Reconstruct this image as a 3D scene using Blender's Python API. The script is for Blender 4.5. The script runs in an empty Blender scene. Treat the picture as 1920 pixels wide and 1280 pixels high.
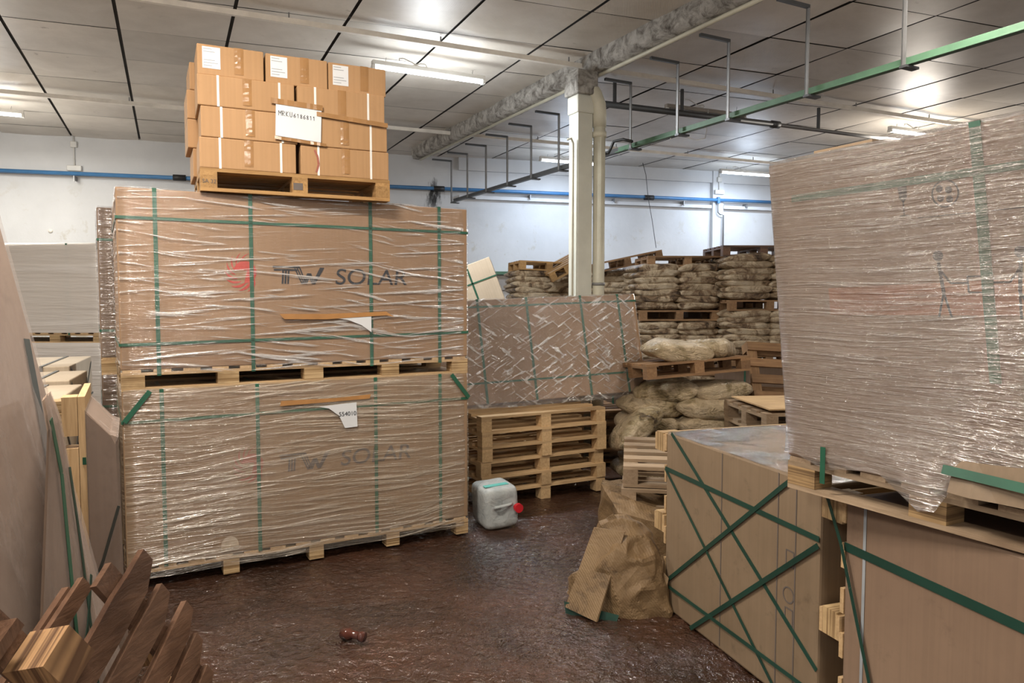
import bpy, bmesh, math, random
from mathutils import Vector, Matrix, Euler, noise
random.seed(7)
C = bpy.context.scene.collection
R = math.radians
PI = math.pi
# ------------------------------------------------------------ camera, world, exposure
sc = bpy.context.scene
cam_d = bpy.data.cameras.new('camera'); cam = bpy.data.objects.new('camera', cam_d); C.objects.link(cam)
cam.location = (0, 0, 1.8)
cam.rotation_euler = (R(90) - math.atan(80/1380), 0, 0)
cam_d.sensor_width = 36; cam_d.lens = 1380/1920*36; cam_d.clip_start = 0.05
sc.camera = cam
sc.view_settings.view_transform = 'Standard'; sc.view_settings.look = 'None'
sc.view_settings.gamma = 1; sc.view_settings.use_curve_mapping = False
sc.view_settings.exposure = 0.46
sc.cycles.use_denoising = True
sc.cycles.max_bounces = 6; sc.cycles.transparent_max_bounces = 10
sc.cycles.caustics_reflective = False; sc.cycles.caustics_refractive = False
w = bpy.data.worlds.new('world'); sc.world = w; w.use_nodes = True
w.node_tree.nodes['Background'].inputs[0].default_value = (1.0, .93, .86, 1)
w.node_tree.nodes['Background'].inputs[1].default_value = 0.52

# ------------------------------------------------------------ materials
class NT:
    def __init__(s, name):
        s.m = bpy.data.materials.new(name); s.m.use_nodes = True; s.t = s.m.node_tree
        s.b = s.t.nodes['Principled BSDF']; s.out = s.t.nodes['Material Output']
    def n(s, ty, **k):
        nd = s.t.nodes.new(ty)
        for a, v in k.items():
            if isinstance(a, str) and a.startswith('i_'): nd.inputs[a[2:].replace('_', ' ')].default_value = v
            else: setattr(nd, a, v)
        return nd
    def l(s, a, b): s.t.links.new(a, b)
    def co(s, scale=(1, 1, 1), rot=(0, 0, 0), kind='Object', loc=(0, 0, 0)):
        tc = s.n('ShaderNodeTexCoord'); mp = s.n('ShaderNodeMapping')
        s.l(tc.outputs[kind], mp.inputs[0]); mp.inputs['Scale'].default_value = scale
        mp.inputs['Rotation'].default_value = rot; mp.inputs['Location'].default_value = loc
        return mp.outputs[0]
    def rcoord(s, scale, k=7.0):      # object coordinates moved by the object's random number
        tc = s.n('ShaderNodeTexCoord'); oi = s.n('ShaderNodeObjectInfo'); va = s.n('ShaderNodeVectorMath', operation='ADD')
        mu = s.n('ShaderNodeMath', operation='MULTIPLY'); mu.inputs[1].default_value = k
        s.l(oi.outputs['Random'], mu.inputs[0]); s.l(tc.outputs['Object'], va.inputs[0]); s.l(mu.outputs[0], va.inputs[1])
        mp = s.n('ShaderNodeMapping'); mp.inputs['Scale'].default_value = scale; s.l(va.outputs[0], mp.inputs[0])
        return mp.outputs[0]
    def noise(s, vec, scale=5, detail=4, rough=.5, dist=0):
        nd = s.n('ShaderNodeTexNoise'); nd.inputs['Scale'].default_value = scale; nd.inputs['Detail'].default_value = detail
        nd.inputs['Roughness'].default_value = rough; nd.inputs['Distortion'].default_value = dist
        if vec is not None: s.l(vec, nd.inputs['Vector'])
        return nd.outputs['Fac']
    def ramp(s, fac, stops, interp='LINEAR'):
        r = s.n('ShaderNodeValToRGB'); e = r.color_ramp.elements; r.color_ramp.interpolation = interp
        while len(e) < len(stops): e.new(.5)
        for q, (p, c) in zip(e, stops):
            q.position = p; q.color = (c[0], c[1], c[2], 1) if hasattr(c, '__len__') else (c, c, c, 1)
        s.l(fac, r.inputs[0]); return r.outputs[0]
    def mix(s, f, a, b, mode='MIX'):
        m = s.n('ShaderNodeMix', data_type='RGBA', blend_type=mode)
        for i, v in ((0, f), (6, a), (7, b)):
            if hasattr(v, 'is_linked'): s.l(v, m.inputs[i])
            elif i == 0: m.inputs[0].default_value = v
            else: m.inputs[i].default_value = (*v[:3], 1)
        return m.outputs[2]
    def math(s, op, a, b=0.0):
        m = s.n('ShaderNodeMath', operation=op)
        for i, v in ((0, a), (1, b)):
            if hasattr(v, 'is_linked'): s.l(v, m.inputs[i])
            else: m.inputs[i].default_value = v
        return m.outputs[0]
    def bump(s, h, strength=.3, dist=.01):
        b = s.n('ShaderNodeBump'); b.inputs['Strength'].default_value = strength; b.inputs['Distance'].default_value = dist
        s.l(h, b.inputs['Height']); return b.outputs[0]
    def fin(s, col=None, rough=None, nrm=None, spec=None, metal=None):
        B = s.b.inputs
        for k, v in (('Base Color', col), ('Roughness', rough), ('Normal', nrm), ('Specular IOR Level', spec), ('Metallic', metal)):
            if v is None: continue
            if hasattr(v, 'is_linked'): s.l(v, B[k])
            elif k == 'Base Color': B[k].default_value = (*v[:3], 1)
            else: B[k].default_value = v
        return s.m

def plain(name, col, rough=.6, spec=.4, metal=0, var=.12, scale=6):
    t = NT(name); f = t.noise(t.rcoord((1, 1, 1)), scale, 5, .6)
    d = [max(0, c*(1-var)) for c in col]; u = [min(1, c*(1+var)) for c in col]
    return t.fin(t.ramp(f, [(.3, d), (.7, u)]), rough, t.bump(f, .15, .004), spec, metal)

def wood(name, c1, c2, axis='x', rough=.75, wet=0.0, dirt=(.12, .07, .04), dirtamt=.25):
    t = NT(name)
    sc_ = {'x': (1.2, 16, 16), 'y': (16, 1.2, 16), 'z': (16, 16, 1.2)}[axis]
    g = t.noise(t.rcoord(sc_), 3.0, 6, .65, .6)
    b = t.noise(t.rcoord((1, 1, 1)), 2.2, 3, .6)
    oi = t.n('ShaderNodeObjectInfo')
    tone = t.ramp(oi.outputs['Random'], [(0, .78), (1, 1.12)])
    col = t.ramp(g, [(.3, c2), (.62, c1)])
    col = t.mix(1.0, col, tone, 'MULTIPLY')
    dm = t.math('MULTIPLY', t.ramp(b, [(.5, 0), (.72, 1)]), dirtamt*2.2)
    col = t.mix(dm, col, dirt)
    return t.fin(col, t.ramp(b, [(.35, rough), (.6, rough - wet)]), t.bump(g, .35, .006), .35)

def plyblock(name, c1, c2, axis='z', n=95):
    t = NT(name)
    v = {'z': (1, 1, n), 'x': (n, 1, 1), 'y': (1, n, 1)}[axis]
    g = t.noise(t.co(v), 1.0, 2, .5, .05)
    b = t.noise(t.rcoord((1, 1, 1)), 6, 4, .6)
    col = t.mix(t.ramp(b, [(.45, 0), (.75, .55)]), t.ramp(g, [(.40, c2), (.56, c1)]), (.13, .075, .035))
    return t.fin(col, .7, t.bump(g, .5, .006), .35)

def card(name, c1, c2, rough=.7, stain=.25, sheen=0, wavy=True):
    t = NT(name)
    v = t.rcoord((1, 1, 1))
    a = t.noise(v, 1.6, 5, .6)
    s2 = t.noise(v, 7, 6, .7)
    fl = t.noise(t.rcoord((60, 60, .6)), 1.0, 2, .5)
    col = t.ramp(a, [(.3, c1), (.7, c2)])
    col = t.mix(t.math('MULTIPLY', t.ramp(s2, [(.58, 0), (.74, 1)]), stain), col, [x*.45 for x in c1])
    col = t.mix(.035, col, t.ramp(fl, [(.4, .1), (.6, .9)]), 'OVERLAY')
    h = t.math('ADD', fl, t.math('MULTIPLY', a, 2.0))
    return t.fin(col, rough, t.bump(h, .08, .01), .35)

def film(name, slope=0.0, freq=24, veil=.35, veilcol=(.80, .76, .72), gl=.10, glm=.42, rough=.16, lo=.52, hi=.66, crumple=0.0, tint=(.97, .97, .98), bump=.9, freqx=1.1, baseveil=.04):
    """stretch film: clear sheet with tight glossy creases; veil adds milkiness and painted white glints"""
    t = NT(name); t.t.nodes.remove(t.b)
    vec = t.rcoord((freqx, freqx, freq))
    if slope:
        tc = t.n('ShaderNodeTexCoord'); sp = t.n('ShaderNodeSeparateXYZ'); t.l(tc.outputs['Object'], sp.inputs[0])
        wv = t.noise(t.co((.9, .9, .9)), 1.0, 1, .5)
        zz = t.math('ADD', sp.outputs[2], t.math('MULTIPLY', sp.outputs[0], slope))
        zz = t.math('ADD', zz, t.math('MULTIPLY', wv, .18))
        cb = t.n('ShaderNodeCombineXYZ'); t.l(t.math('MULTIPLY', sp.outputs[0], freqx), cb.inputs[0]); t.l(t.math('MULTIPLY', sp.outputs[1], freqx), cb.inputs[1])
        t.l(t.math('MULTIPLY', zz, freq), cb.inputs[2]); vec = cb.outputs[0]
        z2 = t.math('ADD', t.math('MULTIPLY', t.math('ADD', sp.outputs[2], t.math('MULTIPLY', sp.outputs[0], -slope*.7)), freq*1.25), t.math('MULTIPLY', wv, 1.5))
        c3 = t.n('ShaderNodeCombineXYZ'); t.l(t.math('MULTIPLY', sp.outputs[0], freqx*.8), c3.inputs[0]); t.l(t.math('MULTIPLY', sp.outputs[1], freqx), c3.inputs[1]); t.l(z2, c3.inputs[2])
        n1 = t.math('MAXIMUM', t.noise(vec, 1.0, 4, .6, .1), t.noise(c3.outputs[0], 1.0, 3, .6, .1))
    else: n1 = t.noise(vec, 1.0, 5, .62, .15)
    n2 = t.noise(vec, 3.1, 3, .6, .1)
    h = t.math('ADD', n1, t.math('MULTIPLY', n2, .4))
    if crumple:
        n3 = t.noise(t.rcoord((1, 1, 1)), 7, 5, .6, 1.6)
        h = t.math('ADD', h, t.math('MULTIPLY', n3, crumple))
    nrm = t.bump(h, bump, .02)
    mask = t.ramp(n1, [(lo, 0), (hi, 1)])
    big = t.noise(t.rcoord((.8, .8, 1.6)), 1.3, 3, .5)
    mk = t.math('MULTIPLY', mask, t.ramp(big, [(.3, .35), (.65, 1)]))
    tr = t.n('ShaderNodeBsdfTransparent'); tr.inputs[0].default_value = (*tint, 1)
    df = t.n('ShaderNodeBsdfDiffuse'); df.inputs[0].default_value = (*veilcol, 1); t.l(nrm, df.inputs['Normal'])
    gs = t.n('ShaderNodeBsdfGlossy'); gs.inputs['Roughness'].default_value = rough; t.l(nrm, gs.inputs['Normal']); gs.inputs[0].default_value = (1, 1, 1, 1)
    m1 = t.n('ShaderNodeMixShader'); m2 = t.n('ShaderNodeMixShader')
    t.l(t.math('ADD', t.math('MULTIPLY', mk, veil), baseveil), m1.inputs[0]); t.l(tr.outputs[0], m1.inputs[1]); t.l(df.outputs[0], m1.inputs[2])  # veil: milky film and crease glints, both put in as pale diffuse colour
    t.l(t.math('ADD', t.math('MULTIPLY', mk, glm), gl), m2.inputs[0]); t.l(m1.outputs[0], m2.inputs[1]); t.l(gs.outputs[0], m2.inputs[2])
    t.l(m2.outputs[0], t.out.inputs[0])
    return t.m

def emis(name, col, s):
    t = NT(name); t.b.inputs['Emission Color'].default_value = (*col, 1); t.b.inputs['Emission Strength'].default_value = s
    return t.fin((.9, .9, .9), .4)

M = {}
M['card'] = card('brown_cardboard', (.275, .172, .10), (.325, .207, .123))
M['card_low'] = card('greyer_cardboard', (.24, .155, .092), (.30, .20, .12), stain=.4)
M['card_pink'] = card('pinkish_cardboard', (.26, .18, .13), (.32, .23, .17), stain=.35)
M['card_side'] = card('brown_side_board', (.19, .125, .085), (.25, .17, .115), stain=.35)
M['card_grey'] = card('dusty_wet_cardboard', (.19, .135, .085), (.26, .19, .125), stain=.6, rough=.5)
M['carton'] = card('carton_board', (.37, .215, .10), (.42, .25, .125), stain=.15)
M['card_pale'] = card('pale_cardboard', (.45, .36, .26), (.58, .48, .36), stain=.3)
M['card_dark'] = card('dark_cardboard', (.15, .10, .07), (.20, .14, .10), stain=.4)
def sheet_mat():
    t = NT('crumpled_board'); a = t.noise(t.co((1, 1, 1)), 5, 6, .65, .5)
    wv = t.n('ShaderNodeTexWave'); wv.inputs['Scale'].default_value = 26; wv.inputs['Distortion'].default_value = 3.0; wv.inputs['Detail Scale'].default_value = .6
    t.l(t.co((1, .4, 1), (R(20), R(30), R(35))), wv.inputs[0])
    col = t.ramp(a, [(.34, (.075, .046, .022)), (.44, (.165, .105, .052)), (.7, (.23, .152, .078))])
    return t.fin(col, .6, t.bump(t.math('ADD', t.math('MULTIPLY', wv.outputs['Fac'], .14), t.math('MULTIPLY', a, 3)), .5, .012), .35)
M['sheet'] = sheet_mat()
for a_ in 'xyz':
    M['new_'+a_] = wood('new_pine_'+a_, (.62, .43, .235), (.44, .285, .14), a_, dirtamt=.12)
    M['euro_'+a_] = wood('honey_pine_'+a_, (.42, .25, .10), (.26, .14, .05), a_, dirtamt=.15)
    M['old_'+a_] = wood('brown_plank_'+a_, (.30, .18, .09), (.19, .10, .05), a_, dirtamt=.3)
    M['wet_'+a_] = wood('wet_plank_'+a_, (.165, .09, .055), (.085, .046, .028), a_, rough=.6, wet=.3, dirt=(.035, .016, .01), dirtamt=.35)
    M['grey_'+a_] = wood('grey_plank_'+a_, (.38, .28, .185), (.26, .185, .115), a_, dirtamt=.35)
M['ply'] = plyblock('laminated_block', (.52, .37, .20), (.26, .16, .07))
M['ply_x'] = plyblock('laminated_block_upright', (.50, .35, .18), (.24, .15, .07), 'x')
M['ply_wet'] = plyblock('wet_laminated_block', (.36, .21, .10), (.10, .05, .025), 'x', 70)
M['ply_dirty'] = plyblock('soiled_laminated_block', (.38, .25, .12), (.14, .085, .04))
M['strap'] = plain('green_strap', (.022, .105, .062), .35, .5, var=.25, scale=3)
M['strap_d'] = plain('dark_green_strap', (.012, .045, .032), .35, .5, var=.25, scale=3)
M['strap_k'] = plain('grey_black_strap', (.05, .055, .05), .4, .5)
M['white_strap'] = plain('white_strap', (.75, .74, .70), .4)
M['paper'] = plain('white_paper', (.66, .68, .70), .7, .3, var=.03)
M['print'] = plain('grey_print', (.30, .32, .34), .7, .2, var=.1)
M['ink'] = plain('black_ink', (.03, .033, .04), .6, .3)
M['ink_l'] = plain('faded_ink', (.13, .11, .10), .7, .2)
M['red_ink'] = plain('red_ink', (.48, .07, .055), .6, .3)
M['red_ink_l'] = plain('faded_red_ink', (.33, .12, .085), .7, .2)
M['orange'] = plain('orange_brown_print', (.30, .13, .075), .7, .2)
M['tape'] = plain('brown_tape', (.33, .18, .075), .14, .6, var=.1)
M['pouch'] = plain('torn_tape', (.40, .20, .07), .3, .6, var=.15)
M['film_up'] = film('stretch_film_top', slope=.10, freq=34, veil=.75, veilcol=(.92, .90, .88), lo=.565, hi=.63, glm=.6, gl=.05, freqx=1.5, rough=.15, baseveil=.02)
M['film_low'] = film('stretch_film_low', slope=-.07, freq=42, veil=.6, lo=.52, hi=.62, freqx=1.3, veilcol=(.66, .55, .41), glm=.3, gl=.06, baseveil=.08, rough=.2)
M['film_m'] = film('stretch_film_crumpled', slope=.75, freq=23, freqx=6, veil=.5, crumple=1.2, lo=.57, hi=.63, glm=.6, gl=.10, rough=.15, veilcol=(.80, .76, .70))
M['film_e'] = film('milky_film', slope=-.03, freq=85, veil=.35, veilcol=(.31, .265, .23), baseveil=.38, gl=.09, glm=.34, rough=.15, lo=.50, hi=.68, freqx=1.5)
M['film_w'] = film('white_film', freq=10, veil=.2, veilcol=(.86, .80, .74), baseveil=.66, gl=.04, glm=.12, rough=.25, freqx=.6)
M['film_l'] = film('dusty_film', freq=1.5, freqx=5, veil=.3, veilcol=(.42, .35, .31), baseveil=.30, gl=.04, glm=.08, rough=.35, bump=.5)
M['film_d'] = film('dark_film', slope=-.1, freq=22, veil=.2, veilcol=(.45, .38, .33), baseveil=.04, gl=.07, glm=.35)
M['metal'] = plain('dark_steel', (.10, .105, .11), .45, .5, .6)
M['steel'] = plain('worn_steel', (.24, .24, .24), .45, .5, .5)
M['green'] = plain('green_paint', (.085, .17, .105), .5, .4, var=.2, scale=4)
M['blue'] = plain('blue_pipe_paint', (.05, .17, .36), .4, .5)
M['tray'] = plain('ivory_tray', (.78, .74, .67), .5, .4)
M['plastic_w'] = plain('white_plastic', (.62, .61, .58), .4, .4, var=.05)
M['col'] = plain('painted_column', (.56, .56, .49), .5, .4, var=.10, scale=2.5)
M['pipe_w'] = plain('cream_downpipe', (.54, .52, .42), .45, .4, var=.15, scale=3)
M['black'] = plain('black_rubber', (.02, .02, .02), .5)
M['redcap'] = plain('red_plastic', (.55, .02, .03), .3, .5, var=.05)
M['teal'] = plain('teal_label', (.10, .42, .38), .4, .4)
M['brownglass'] = plain('brown_wet_plastic', (.07, .02, .012), .15, .7)
M['tube'] = emis('lit_tube', (.80, .90, 1.0), 14)
M['tube_off'] = plain('unlit_tube_housing', (.30, .27, .24), .5)

def wall_mat():
    t = NT('whitewashed_wall'); v = t.co((1, 1, 1))
    a = t.noise(v, .7, 5, .6); b = t.noise(v, 2.4, 8, .72, .4)
    col = t.ramp(a, [(.3, (.54, .545, .55)), (.7, (.65, .655, .66))])
    sp = t.n('ShaderNodeSeparateXYZ'); t.l(v, sp.inputs[0])
    low = t.n('ShaderNodeMapRange'); t.l(sp.outputs[2], low.inputs[0])
    for k_, q_ in (('From Min', 4.0), ('From Max', 2.2), ('To Min', 0.0), ('To Max', 1.0)): low.inputs[k_].default_value = q_
    pe = t.math('MULTIPLY', t.ramp(b, [(.57, 0), (.64, 1)]), t.math('MULTIPLY', low.outputs[0], .7))
    col = t.mix(pe, col, (.42, .37, .27))
    # black mould patch under the end of the beam
    mp = t.co((1/.34, 1, 1/.62), loc=(-7.09/.34, 0, -3.76/.62))
    gr = t.n('ShaderNodeVectorMath', operation='LENGTH')
    s2 = t.n('ShaderNodeSeparateXYZ'); t.l(mp, s2.inputs[0]); c2 = t.n('ShaderNodeCombineXYZ'); t.l(s2.outputs[0], c2.inputs[0]); t.l(s2.outputs[2], c2.inputs[2])
    t.l(c2.outputs[0], gr.inputs[0])
    near = t.ramp(gr.outputs['Value'], [(.2, 1), (1, 0)])
    mo = t.ramp(t.math('ADD', t.noise(t.co((3, 1, .8)), 3, 7, .8), t.math('MULTIPLY', near, .35)), [(.72, 0), (.84, 1)])
    col = t.mix(t.math('MULTIPLY', mo, near), col, (.05, .05, .05))
    return t.fin(col, .8, t.bump(b, .3, .02), .25)
M['wall'] = wall_mat()

def ceil_mat():
    t = NT('ceiling_board'); v = t.co((1, 1, 1))
    g = t.n('ShaderNodeNewGeometry')
    tone = t.ramp(g.outputs['Random Per Island'], [(0, .80), (1, 1.08)])
    a = t.noise(v, 1.3, 6, .65, .3)
    wv = t.n('ShaderNodeTexWave'); wv.inputs['Scale'].default_value = 22; wv.inputs['Distortion'].default_value = .4
    t.l(t.co((1, .35, 1), (0, 0, R(25))), wv.inputs[0])
    col = t.ramp(a, [(.35, (.58, .53, .46)), (.68, (.74, .69, .62))])
    col = t.mix(1.0, col, tone, 'MULTIPLY')
    col = t.mix(t.ramp(t.noise(v, 5, 6, .7), [(.66, 0), (.75, .6)]), col, (.20, .15, .11))
    return t.fin(col, .42, t.bump(t.math('ADD', wv.outputs['Fac'], t.math('MULTIPLY', a, 2)), .12, .006), .45)
M['ceil'] = ceil_mat()
M['ceil_gap'] = plain('dark_gap', (.06, .055, .05), .8)
def beam_mat():
    t = NT('flaking_plaster'); v = t.co((1, 1, 1)); a = t.noise(v, 7, 9, .75, .6)
    col = t.ramp(a, [(.34, (.13, .115, .10)), (.46, (.36, .34, .31)), (.58, (.60, .58, .54))])
    return t.fin(col, .9, t.bump(a, 1.0, .06), .2)
M['beam'] = beam_mat()
def floor_mat():
    t = NT('wet_mud'); v = t.co((1, 1, 1))
    a = t.noise(v, 1.1, 5, .6, .3); b = t.noise(v, 17, 4, .55, .9); c = t.noise(v, 60, 2, .5)
    col = t.ramp(a, [(.3, (.016, .008, .005)), (.62, (.064, .028, .016))])
    col = t.mix(t.ramp(b, [(.60, 0), (.75, .4)]), col, (.12, .07, .045))
    h = t.math('ADD', b, t.math('MULTIPLY', c, .25))
    return t.fin(col, t.ramp(a, [(.32, .07), (.66, .17)]), t.bump(h, 1.0, .036), 1.0)
M['mud'] = floor_mat()
def sack_mat():
    t = NT('muddy_sack'); v = t.rcoord((1, 1, 1), 31)
    a = t.noise(v, 4.2, 7, .7, .9); b = t.noise(t.rcoord((7, 7, 22), 31), 1.6, 6, .65, 1.4)
    col = t.ramp(a, [(.36, (.06, .034, .018)), (.44, (.28, .18, .10)), (.54, (.60, .47, .31)), (.75, (.78, .66, .50))])
    return t.fin(col, .34, t.bump(b, 1.0, .05), .5)
M['sack'] = sack_mat()
def sack2():
    t = NT('pale_muddy_sack'); v = t.rcoord((1, 1, 1), 31)
    a = t.noise(v, 3.2, 7, .7, .9); b = t.noise(t.rcoord((7, 7, 12), 31), 1.8, 6, .62, 1.8)
    col = t.ramp(a, [(.33, (.08, .05, .025)), (.41, (.33, .25, .13)), (.54, (.62, .49, .32)), (.8, (.74, .62, .45))])
    return t.fin(col, .30, t.bump(b, 1.0, .05), .5)
M['sack_p'] = sack2()
def jerry_mat():
    t = NT('translucent_plastic'); a = t.noise(t.co((1, 1, 1)), 14, 5, .6, .8)
    t.b.inputs['Transmission Weight'].default_value = .5; t.b.inputs['IOR'].default_value = 1.12
    return t.fin(t.ramp(a, [(.3, (.62, .68, .68)), (.7, (.86, .90, .90))]), .16, t.bump(a, .5, .02), .6)
M['jerry'] = jerry_mat()
def wetbox():
    t = NT('wet_top_film'); t.t.nodes.remove(t.b)
    v = t.co((1, 1, 1)); a = t.noise(v, 3.0, 5, .6, .5); b = t.noise(v, 11, 7, .7, .6)
    nrm = t.bump(b, .9, .02)
    tr = t.n('ShaderNodeBsdfTransparent'); gs = t.n('ShaderNodeBsdfGlossy'); gs.inputs['Roughness'].default_value = .09
    t.l(nrm, gs.inputs['Normal']); m = t.n('ShaderNodeMixShader')
    t.l(t.ramp(a, [(.42, .08), (.54, .7)]), m.inputs[0]); t.l(tr.outputs[0], m.inputs[1]); t.l(gs.outputs[0], m.inputs[2]); t.l(m.outputs[0], t.out.inputs[0])
    return t.m
M['wet_top'] = wetbox()

# ------------------------------------------------------------ mesh helpers
class MB:
    def __init__(s): s.v = []; s.f = []
    def add(s, vs, fs):
        o = len(s.v); s.v += [tuple(q) for q in vs]; s.f += [tuple(i+o for i in f) for f in fs]; return s
    def box(s, x0, y0, z0, x1, y1, z1, X=None):
        vs = [Vector(p) for p in ((x0,y0,z0),(x1,y0,z0),(x1,y1,z0),(x0,y1,z0),(x0,y0,z1),(x1,y0,z1),(x1,y1,z1),(x0,y1,z1))]
        if X is not None: vs = [X @ q for q in vs]
        return s.add(vs, [(0,3,2,1),(4,5,6,7),(0,1,5,4),(1,2,6,5),(2,3,7,6),(3,0,4,7)])
    def hexa(s, pts): return s.add(pts, [(0,3,2,1),(4,5,6,7),(0,1,5,4),(1,2,6,5),(2,3,7,6),(3,0,4,7)])
    def tube(s, pts, r, n=8, cap=True):
        pts = [Vector(p) for p in pts]; rs = r if hasattr(r, '__len__') else [r]*len(pts)
        vs = []; prev = None
        for i, p in enumerate(pts):
            d = (pts[min(i+1, len(pts)-1)] - pts[max(i-1, 0)]).normalized()
            if prev is None: a = d.cross(Vector((0, 0, 1)) if abs(d.z) < .9 else Vector((1, 0, 0))).normalized()
            else: a = (prev - d*prev.dot(d)).normalized()
            prev = a; b = d.cross(a)
            for k in range(n):
                t = 2*PI*k/n; vs.append(p + (a*math.cos(t) + b*math.sin(t))*rs[i])
        fs = [(i*n+k, i*n+(k+1) % n, (i+1)*n+(k+1) % n, (i+1)*n+k) for i in range(len(pts)-1) for k in range(n)]
        if cap: fs += [tuple(range(n))[::-1], tuple(range((len(pts)-1)*n, len(pts)*n))]
        return s.add(vs, fs)
    def poly(s, pts, th=0, nrm=None):
        n = len(pts); return s.add(pts, [tuple(range(n))])
    def ribbon(s, pts, w, nrm, th=.0015):   # flat band along a path, wide in the face, thin along nrm
        pts = [Vector(p) for p in pts]; nrm = Vector(nrm).normalized()
        for i in range(len(pts)-1):
            d = (pts[i+1]-pts[i]).normalized(); a = d.cross(nrm).normalized()*w/2; p, q = pts[i], pts[i+1]; t = nrm*th
            s.hexa([p-a, q-a, q+a, p+a, p-a+t, q-a+t, q+a+t, p+a+t])
        return s
    def build(s, name, m, parent=None, smooth=False, bev=0, tf=None):
        me = bpy.data.meshes.new(name); vs = s.v if tf is None else [tuple(tf(Vector(q))) for q in s.v]
        me.from_pydata(vs, [], s.f); me.validate(); me.materials.append(M[m] if isinstance(m, str) else m)
        if smooth:
            for p in me.polygons: p.use_smooth = True
        o = bpy.data.objects.new(name, me); C.objects.link(o)
        if parent: o.parent = parent
        if bev:
            b = o.modifiers.new('bevel', 'BEVEL'); b.width = bev; b.segments = 2; b.limit_method = 'ANGLE'
        return o
def tag(o, label=None, cat=None, group=None, kind=None):
    for k, v in (('label', label), ('category', cat), ('group', group), ('kind', kind)):
        if v: o[k] = v
    return o
def thing(name, label, cat, loc=(0, 0, 0), rz=0, group=None, rot=None):
    o = bpy.data.objects.new(name, None); C.objects.link(o); o.location = loc; o.empty_display_size = .1
    o.rotation_euler = rot if rot else (0, 0, rz)
    return tag(o, label, cat, group)
def struct(name, mb, m, **k): return tag(mb.build(name, m, **k), kind='structure')
kids = {}
def copy_tree(o, parent=None):
    c = o.copy(); C.objects.link(c)
    if parent: c.parent = parent
    for ch in [x for x in C.objects if x.parent == o]: copy_tree(ch, c)
    return c
def text_mesh(txt, size, name, m, parent, X, shear=0, bold=0, xs=1.0):
    cu = bpy.data.curves.new(name, 'FONT'); cu.body = txt; cu.size = size; cu.shear = shear; cu.offset = bold; cu.extrude = .0004
    t = bpy.data.objects.new('t', cu); C.objects.link(t)
    dg = bpy.context.evaluated_depsgraph_get(); me = bpy.data.meshes.new_from_object(t.evaluated_get(dg))
    bpy.data.objects.remove(t)
    me.transform(X @ Matrix.Diagonal((xs, 1, 1, 1))); me.materials.clear(); me.materials.append(M[m])
    o = bpy.data.objects.new(name, me); C.objects.link(o); o.parent = parent; return o
FRONT = Matrix.Rotation(R(90), 4, 'X')   # XY drawing -> XZ face looking towards -y
def face(x, z, y=-.002): return Matrix.Translation((x, y, z)) @ FRONT

# ------------------------------------------------------------ setting
W0 = Vector((-8.285, 12.085, 0)); WA = math.atan2(3.312, 11.336)
mb = MB()
def mud_z(x, y):
    a = noise.noise(Vector((x*.9, y*.9, 0)))*.020 + noise.noise(Vector((x*3.1, y*3.1, 5)))*.012
    b = abs(noise.noise(Vector((x*9, y*9, 9)))); c = noise.noise(Vector((x*21, y*21, 2)))
    return min(a + .012*b + .006*c, .016) - .014
def mud_grid(x0, x1, y0, y1, nx, ny):
    o = len(mb.v)
    for j in range(ny+1):
        for i in range(nx+1):
            x = x0 + (x1-x0)*i/nx; y = y0 + (y1-y0)*j/ny; mb.v.append((x, y, mud_z(x, y)))
    for j in range(ny):
        for i in range(nx): a = o + j*(nx+1)+i; mb.f.append((a, a+1, a+nx+2, a+nx+1))
mud_grid(-2.2, 1.8, 2.2, 7.4, 230, 300); mud_grid(-5, 5.5, 7.4, 15, 120, 90); mud_grid(1.8, 5.5, 1, 7.4, 50, 90); mud_grid(-5, -2.2, 1, 7.4, 40, 90)
mb.add([(-14,-4,-.035),(14,-4,-.035),(14,18,-.035),(-14,18,-.035)], [(0,1,2,3)])
struct('floor', mb, 'mud', smooth=True)

wall = MB(); wall.box(-3, 0, -.05, 21, .2, 4.66)
wall.box(7.56, -.07, 4.242, 21, 0, 4.66)                    # upper band, flush with the pilasters
wall.box(13.01, -.10, 0, 13.26, 0, 4.66); wall.box(7.56, -.09, 3.704, 12.99, 0, 3.77); wall.box(13.28, -.09, 3.704, 21, 0, 3.77)
wb = struct('wall_back', wall, 'wall'); wb.location = W0; wb.rotation_euler = (0, 0, WA)
def wp(s, z, off=0): return Vector((W0.x + math.cos(WA)*s + math.sin(WA)*off, W0.y + math.sin(WA)*s - math.cos(WA)*off, z))

# ceiling of square boards, hung a little unevenly, dark joints between
dA = Vector((-.421, .907, 0)); dB = Vector((.941, .339, 0)); sA, sB = 1.014, 1.015
P0 = Vector((-3.931, 7.526, 4.488))
mb = MB(); gap = MB()
rnd = random.Random(3)
for i in range(-11, 19):
    for j in range(-10, 14):
        c0 = P0 + dB*sB*i + dA*sA*j
        if not (-11 < c0.x < 12 and -2.5 < c0.y < 17.4): continue
        cen = c0 + dB*sB/2 + dA*sA/2
        sag = rnd.uniform(.004, .022); tx = rnd.uniform(-.006, .006); ty = rnd.uniform(-.006, .006); o = len(mb.v); N = 4
        ga = .016; gb = .007
        for q in range(N+1):
            for p in range(N+1):
                u = gb + (1-2*gb)*0 + (p/N)*(1-2*ga) + ga - gb; v = gb + (q/N)*(1-2*gb)
                mb.v.append(tuple(c0 + dB*sB*u + dA*sA*v + Vector((0, 0, -sag*math.sin(PI*u)*math.sin(PI*v) + tx*(u-.5) + ty*(v-.5)))))
        for q in range(N):
            for p in range(N): a = o + q*(N+1) + p; mb.f.append((a, a+N+1, a+N+2, a+1))
ce = struct('ceiling', mb, 'ceil', smooth=True)
struct('trim_1', MB().box(-13, -3, 4.513, 14, 19, 4.59), 'ceil_gap')

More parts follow.
